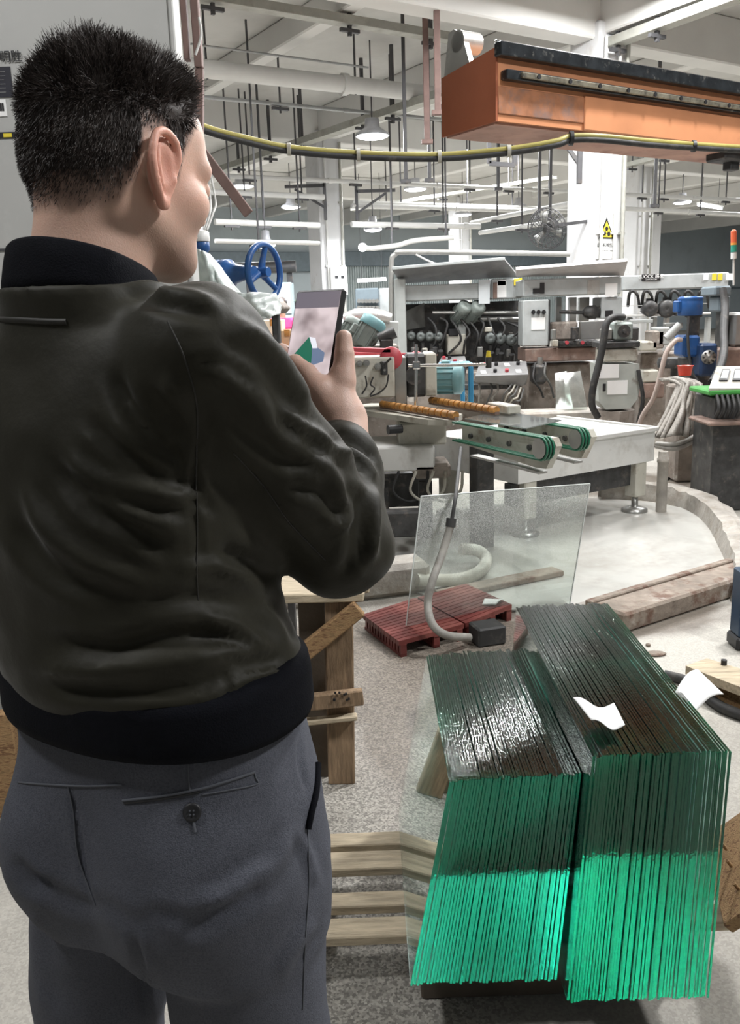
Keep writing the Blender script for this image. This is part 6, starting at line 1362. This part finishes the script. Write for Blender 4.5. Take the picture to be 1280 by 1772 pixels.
for i in (3, 4, 5, 6, 8, 11): mb = MB(); p = pts[i]; mb.cyl(p-Vector((.008, 0, .008)), p+Vector((.008, 0, -.008)), .032 if i == 8 else .027, n=12); mb.build('cable_tie', m_black if i > 6 else m_cream, hc2)
# ---- grey enclosure with notices behind the head, brown bars
Ye = 2.95; e1 = P(306, 200, Ye).x
en = thing('grey_enclosure', (-1.6, Ye+.2, 0), 'tall scratched grey sheet steel enclosure with stickers behind the head', 'cabinet')
m_enc = mat('scratched_grey_sheet', (.45, .45, .435), .5, var=.06, vs=2, dirt=[((.60, .6, .58), .6, .8, 3, .5), ((.30, .29, .27), .62, .8, 5, .5)])
mb = MB(); mb.box(((e1-2.6)/2, Ye+.05, 1.75), (e1+2.6, .10, 3.5), 0, .006); eb = mb.build('sheet_panel', m_enc, en)
mb = MB(); mb.box((e1+.006, Ye+.05, 1.75), (.016, .11, 3.5), 0, .004); mb.build('corner_strip', m_enc, en)
q = P(0, 432, Ye-.004); mb = MB(); mb.box(((e1-2.6)/2, Ye-.002, q.z), (e1+2.6, .004, .008)); mb.build('sheet_joint', m_dsteel, en)
lb = FB_('label_plate', mat('dark_label', (.03, .03, .04), .4), en, -22, 115, 17, 169, Ye-.003, .004, 0)
for k in range(6): FB_('lettering', m_paper, lb, -18, 124+k*7, 6+rnd.random()*8, 125.2+k*7, Ye-.0042, .0014, 0)
bs_ = FB_('barcode_sticker', m_paper, en, -22, 172, 9, 202, Ye-.003, .004, 0); [FB_('bar', m_black, bs_, -16+k*4, 178, -14.4+k*4, 192, Ye-.0042, .0014, 0) for k in range(6)]
yl = FB_('small_label', m_black, en, -12, 228, 25, 240, Ye-.003, .004, 0); FB_('lettering', m_yel, yl, 6, 230.5, 20, 237.5, Ye-.0042, .0014, 0)
text('川明胜', .036, P(8, 99, Ye-.004), (1, 0, 0), (.05, 0, 1), m_black, 'handwriting', en)
bb = thing('brown_bracket', (P(348, 60, 3.6).x, 3.6, 2.4), 'brown painted flat steel bars hanging beside the head', 'bracket')
for (x, yb, w_) in ((327, 105, .022), (347, 118, .03)): a = P(x, yb, 3.6); mb = MB(); mb.box((a.x-.005, 3.6, (a.z+CEIL)/2), (w_, .04, CEIL-a.z), 0, .003); mb.build('hanger_bar', m_brown, bb)
mb = MB(); mb.beam(P(345, 120, 3.6), P(345, 262, 3.6), .03, .03); mb.beam(P(340, 250, 3.6), P(430, 370, 3.5), .02, .04, .003, up=Vector((.7, 0, .6))); mb.build('slanted_bar', m_brown, bb)
mb = MB(); mb.tube(bez([P(344, 30, 3.55), P(348, 60, 3.55), P(338, 95, 3.55)], 5), .005, 6); mb.build('white_wire', m_white, bb)
# boards at the far left, floor level
for k, (x0, x1, Y, m_, lab) in enumerate(((-60, 18, 2.45, m_barkw, 'brown bark edged board standing left of the trousers'), (-40, 14, 2.3, m_woodd, 'dark timber lying left of the trousers'))):
    if k == 0: mb = MB(); fb(mb, x0, 1236, x1, 1490, Y, .04, .004, down=0.0)
    else: mb = MB(); fb(mb, x0, 1490, x1, 1540, Y-.1, .3, .01, down=0.0)
    one(mb, 'board', m_, lab, 'board')
# ---- fan and warning sign on the column
fn = thing('wall_fan', P(945, 396, 11.2), 'dark wire cage fan mounted left of the warning sign column', 'fan')
fc = P(946, 396, 11.2); fx = Vector((-.55, -.75, -.25)).normalized(); f1 = fx.cross(AZ).normalized(); f2 = fx.cross(f1); mb = MB()
for (r, h) in ((.08, .10), (.16, .09), (.235, .05), (.25, .0), (.235, -.05), (.12, -.09)): mb.tube([fc+fx*h+f1*(r*math.cos(t_))+f2*(r*math.sin(t_)) for t_ in np.linspace(0, 2*math.pi, 24, endpoint=False)], .005, 5, closed=True)
for k in range(24):
    t_ = k*math.pi/12; d_ = f1*math.cos(t_)+f2*math.sin(t_); mb.tube([fc+fx*.1+d_*.04, fc+fx*.09+d_*.16, fc+fx*.05+d_*.235, fc+d_*.25, fc-fx*.05+d_*.235, fc-fx*.09+d_*.1], .004, 4)
mb.build('cage', m_dsteel, fn)
for k in range(3):
    t_ = k*2.094+.4; d_ = f1*math.cos(t_)+f2*math.sin(t_); e_ = f1*math.cos(t_+1.0)+f2*math.sin(t_+1.0); mb = MB(); mb.grid([[fc+d_*.04, fc+e_*.05+fx*.02], [fc+d_*.13-fx*.015, fc+(d_+e_).normalized()*.15+fx*.03], [fc+d_*.21-fx*.015, fc+(d_*.5+e_*.6).normalized()*.21+fx*.03]], thick=.004); mb.build('blade', m_steel, fn)
mb = MB(); mb.cyl(fc-fx*.22, fc-fx*.04, .07, .06, 14); mb.cyl(fc-fx*.02, fc+fx*.05, .035, n=12); mb.build('fan_motor', m_dark, fn)
qc = UV(9-.26, 8.5-.1, fc.z+.12); mb = MB(); mb.beam(fc-fx*.18, qc, .04, .04); mb.build('mounting_arm', m_dsteel, fn)
sz = min((abs(proj([UV(9, 8.5-.262, z/100)])[1][0]-408), z/100) for z in range(150, 500))[1]
sc0 = UV(9-.07, 8.5-.268, sz); wsn = thing('warning_sign', sc0, 'white sign with yellow and black warning triangle on the nearer white column', 'sign')
def sp(x, z, o): return sc0+AU*x+AZ*z-AV*o
mb = MB(); mb.box(sc0, (.34, .012, .58), RZ_U); mb.build('sign_board', m_paper, wsn)
mb = MB(); mb.prism([sp(-.145, -.04, .007), sp(.145, -.04, .007), sp(0, .225, .007)], -AV*.003); tri = mb.build('triangle_border', m_black, wsn)
mb = MB(); mb.prism([sp(-.110, -.019, .0105), sp(.110, -.019, .0105), sp(0, .18, .0105)], -AV*.002); mb.build('triangle_field', m_yel, tri)
for (x, z, r) in ((0, .085, .026), (-.036, .025, .026), (.04, .022, .028)):
    mb = MB(); mb.cyl(sp(x, z, .0125), sp(x, z, .0135), r, n=12)
    for k in range(6): t_ = k*1.047; mb.box(sp(x+r*1.05*math.cos(t_), z+r*1.05*math.sin(t_), .013), (.011, .001, .011), RZ_U)
    mb.build('gear_symbol', m_black, tri)
text('当心机械伤人', .056, sp(0, -.12, .008), AU, AZ, m_black, 'lettering', wsn)
text('WARNING MECHANICAL INJURY', .017, sp(0, -.19, .008), AU, AZ, m_black, 'lettering', wsn)
# electrical box and distribution board on the left column
bq = UV(9+.05, 15.6-.33, 0); z1_ = min((abs(proj([bq+AZ*(z/100)])[1][0]-487), z/100) for z in range(100, 400))[1]
eb2 = thing('junction_box', bq+AZ*z1_, 'white electrical box low on the left white column', 'electrical box')
mb = MB(); mb.box(bq+AZ*z1_, (.38, .12, .55), RZ_U, .015); mb.build('housing', m_white, eb2)
for k in range(2): mb = MB(); mb.box(bq+AZ*(z1_+.08)+AU*(-.07+k*.14)-AV*.062, (.07, .012, .06), RZ_U); mb.build('socket', m_black, eb2)
# ---- small clutter around the machines
m_wire = mat('dull_wire', (.10, .10, .095), .6, var=.3)
pv = FB_('pump_body', m_dark, hc, 922, 630, 946, 666, Yh-.25, .2, .03); mb = MB(); q = P(934, 628, Yh-.2); mb.cyl(q-AZ*.05, q+AZ*.06, .035, .03, 10); mb.build('pump_neck', m_inox, pv)
for k, (x, y) in enumerate(((926, 655), (944, 648))):
    mb = MB(); mb.tube(bez([P(x, 628, Yh-.22), P(x-4+k*2, y, Yh-.32), P(x+8, y+18, Yh-.3), P(x+14, 688, Yh-.25)], 5), .012, 6); mb.build('loose_hose', m_wire if k % 2 else m_rubber, hc)
for k in range(6):
    x = 796+k*15+rnd.random()*8; mb = MB(); mb.tube(bez([P(x, 658, 9.45), P(x+6*rnd.random(), 676, 9.35), P(x+12-20*rnd.random(), 690, 9.4), P(x+10-20*rnd.random(), 706, 9.5)], 5), .011, 6); mb.build('loose_hose', m_wire if k % 2 else m_hose, gl)
for k in range(5):
    x = 866+k*5; mb = MB(); mb.tube(bez([P(x, 700, 9.3), P(x+6, 682+k*3, 9.2), P(x+14, 672+k*5, 9.2), P(x+20, 664+k*2, 9.25)], 5), .010, 6); mb.build('loose_wire', m_cream if k % 2 else m_wire, gl)
for (x0, y0, x1, y1, m_) in ((712, 600, 724, 612, m_inox), (730, 602, 740, 614, m_cream), (748, 600, 757, 614, m_dark), (826, 600, 836, 618, m_inox), (858, 603, 866, 616, m_dark), (876, 604, 884, 618, m_inox), (838, 566, 852, 575, m_cream), (700, 612, 760, 618, m_rust)): FB_('fitting', m_, gl, x0, y0, x1, y1, Yg+.02, .12, .01)
for (x0, y0, x1, y1, m_) in ((956, 588, 966, 600, m_cream), (1046, 590, 1058, 600, m_rust), (955, 570, 962, 588, m_inox), (990, 566, 1002, 588, m_dark)): FB_('fitting', m_, hc, x0, y0, x1, y1, Yh-.22, .1, .008)
mb = MB(); fb(mb, 905, 710, 1040, 734, 8.9, .35, .02, down=0.0); struct(mb, 'trim_6', m_conc)
for k, pts in enumerate((((1140, 800), (1190, 778), (1250, 790), (1300, 782)), ((1150, 830), (1200, 812), (1262, 822), (1300, 815)))):
    mb = MB(); mb.tube(bez([G(x, y, .012) for x, y in pts], 6), .010, 6); one(mb, 'floor_cable', m_rubber, ('dark cable on the far floor beside the low concrete strip', 'dark cable on the far floor behind the kerb of the basin')[k], 'cable')
mb = MB(); q = G(1133, 1133, .0); mb.sphere(q+AZ*.006, .05, 12, 6, sc=(1, .6, .16)); one(mb, 'stone_chip', m_edge, 'flat dark stone chip on the pale floor right of the glass stack', 'stone')
mb = MB(); q = G(1121, 1118, .0); mb.sphere(q+AZ*.006, .012, 10, 6, sc=(1, 1, .7)); one(mb, 'stone_chip', m_edge, 'tiny dark stone on the pale floor beyond the flat chip', 'stone')
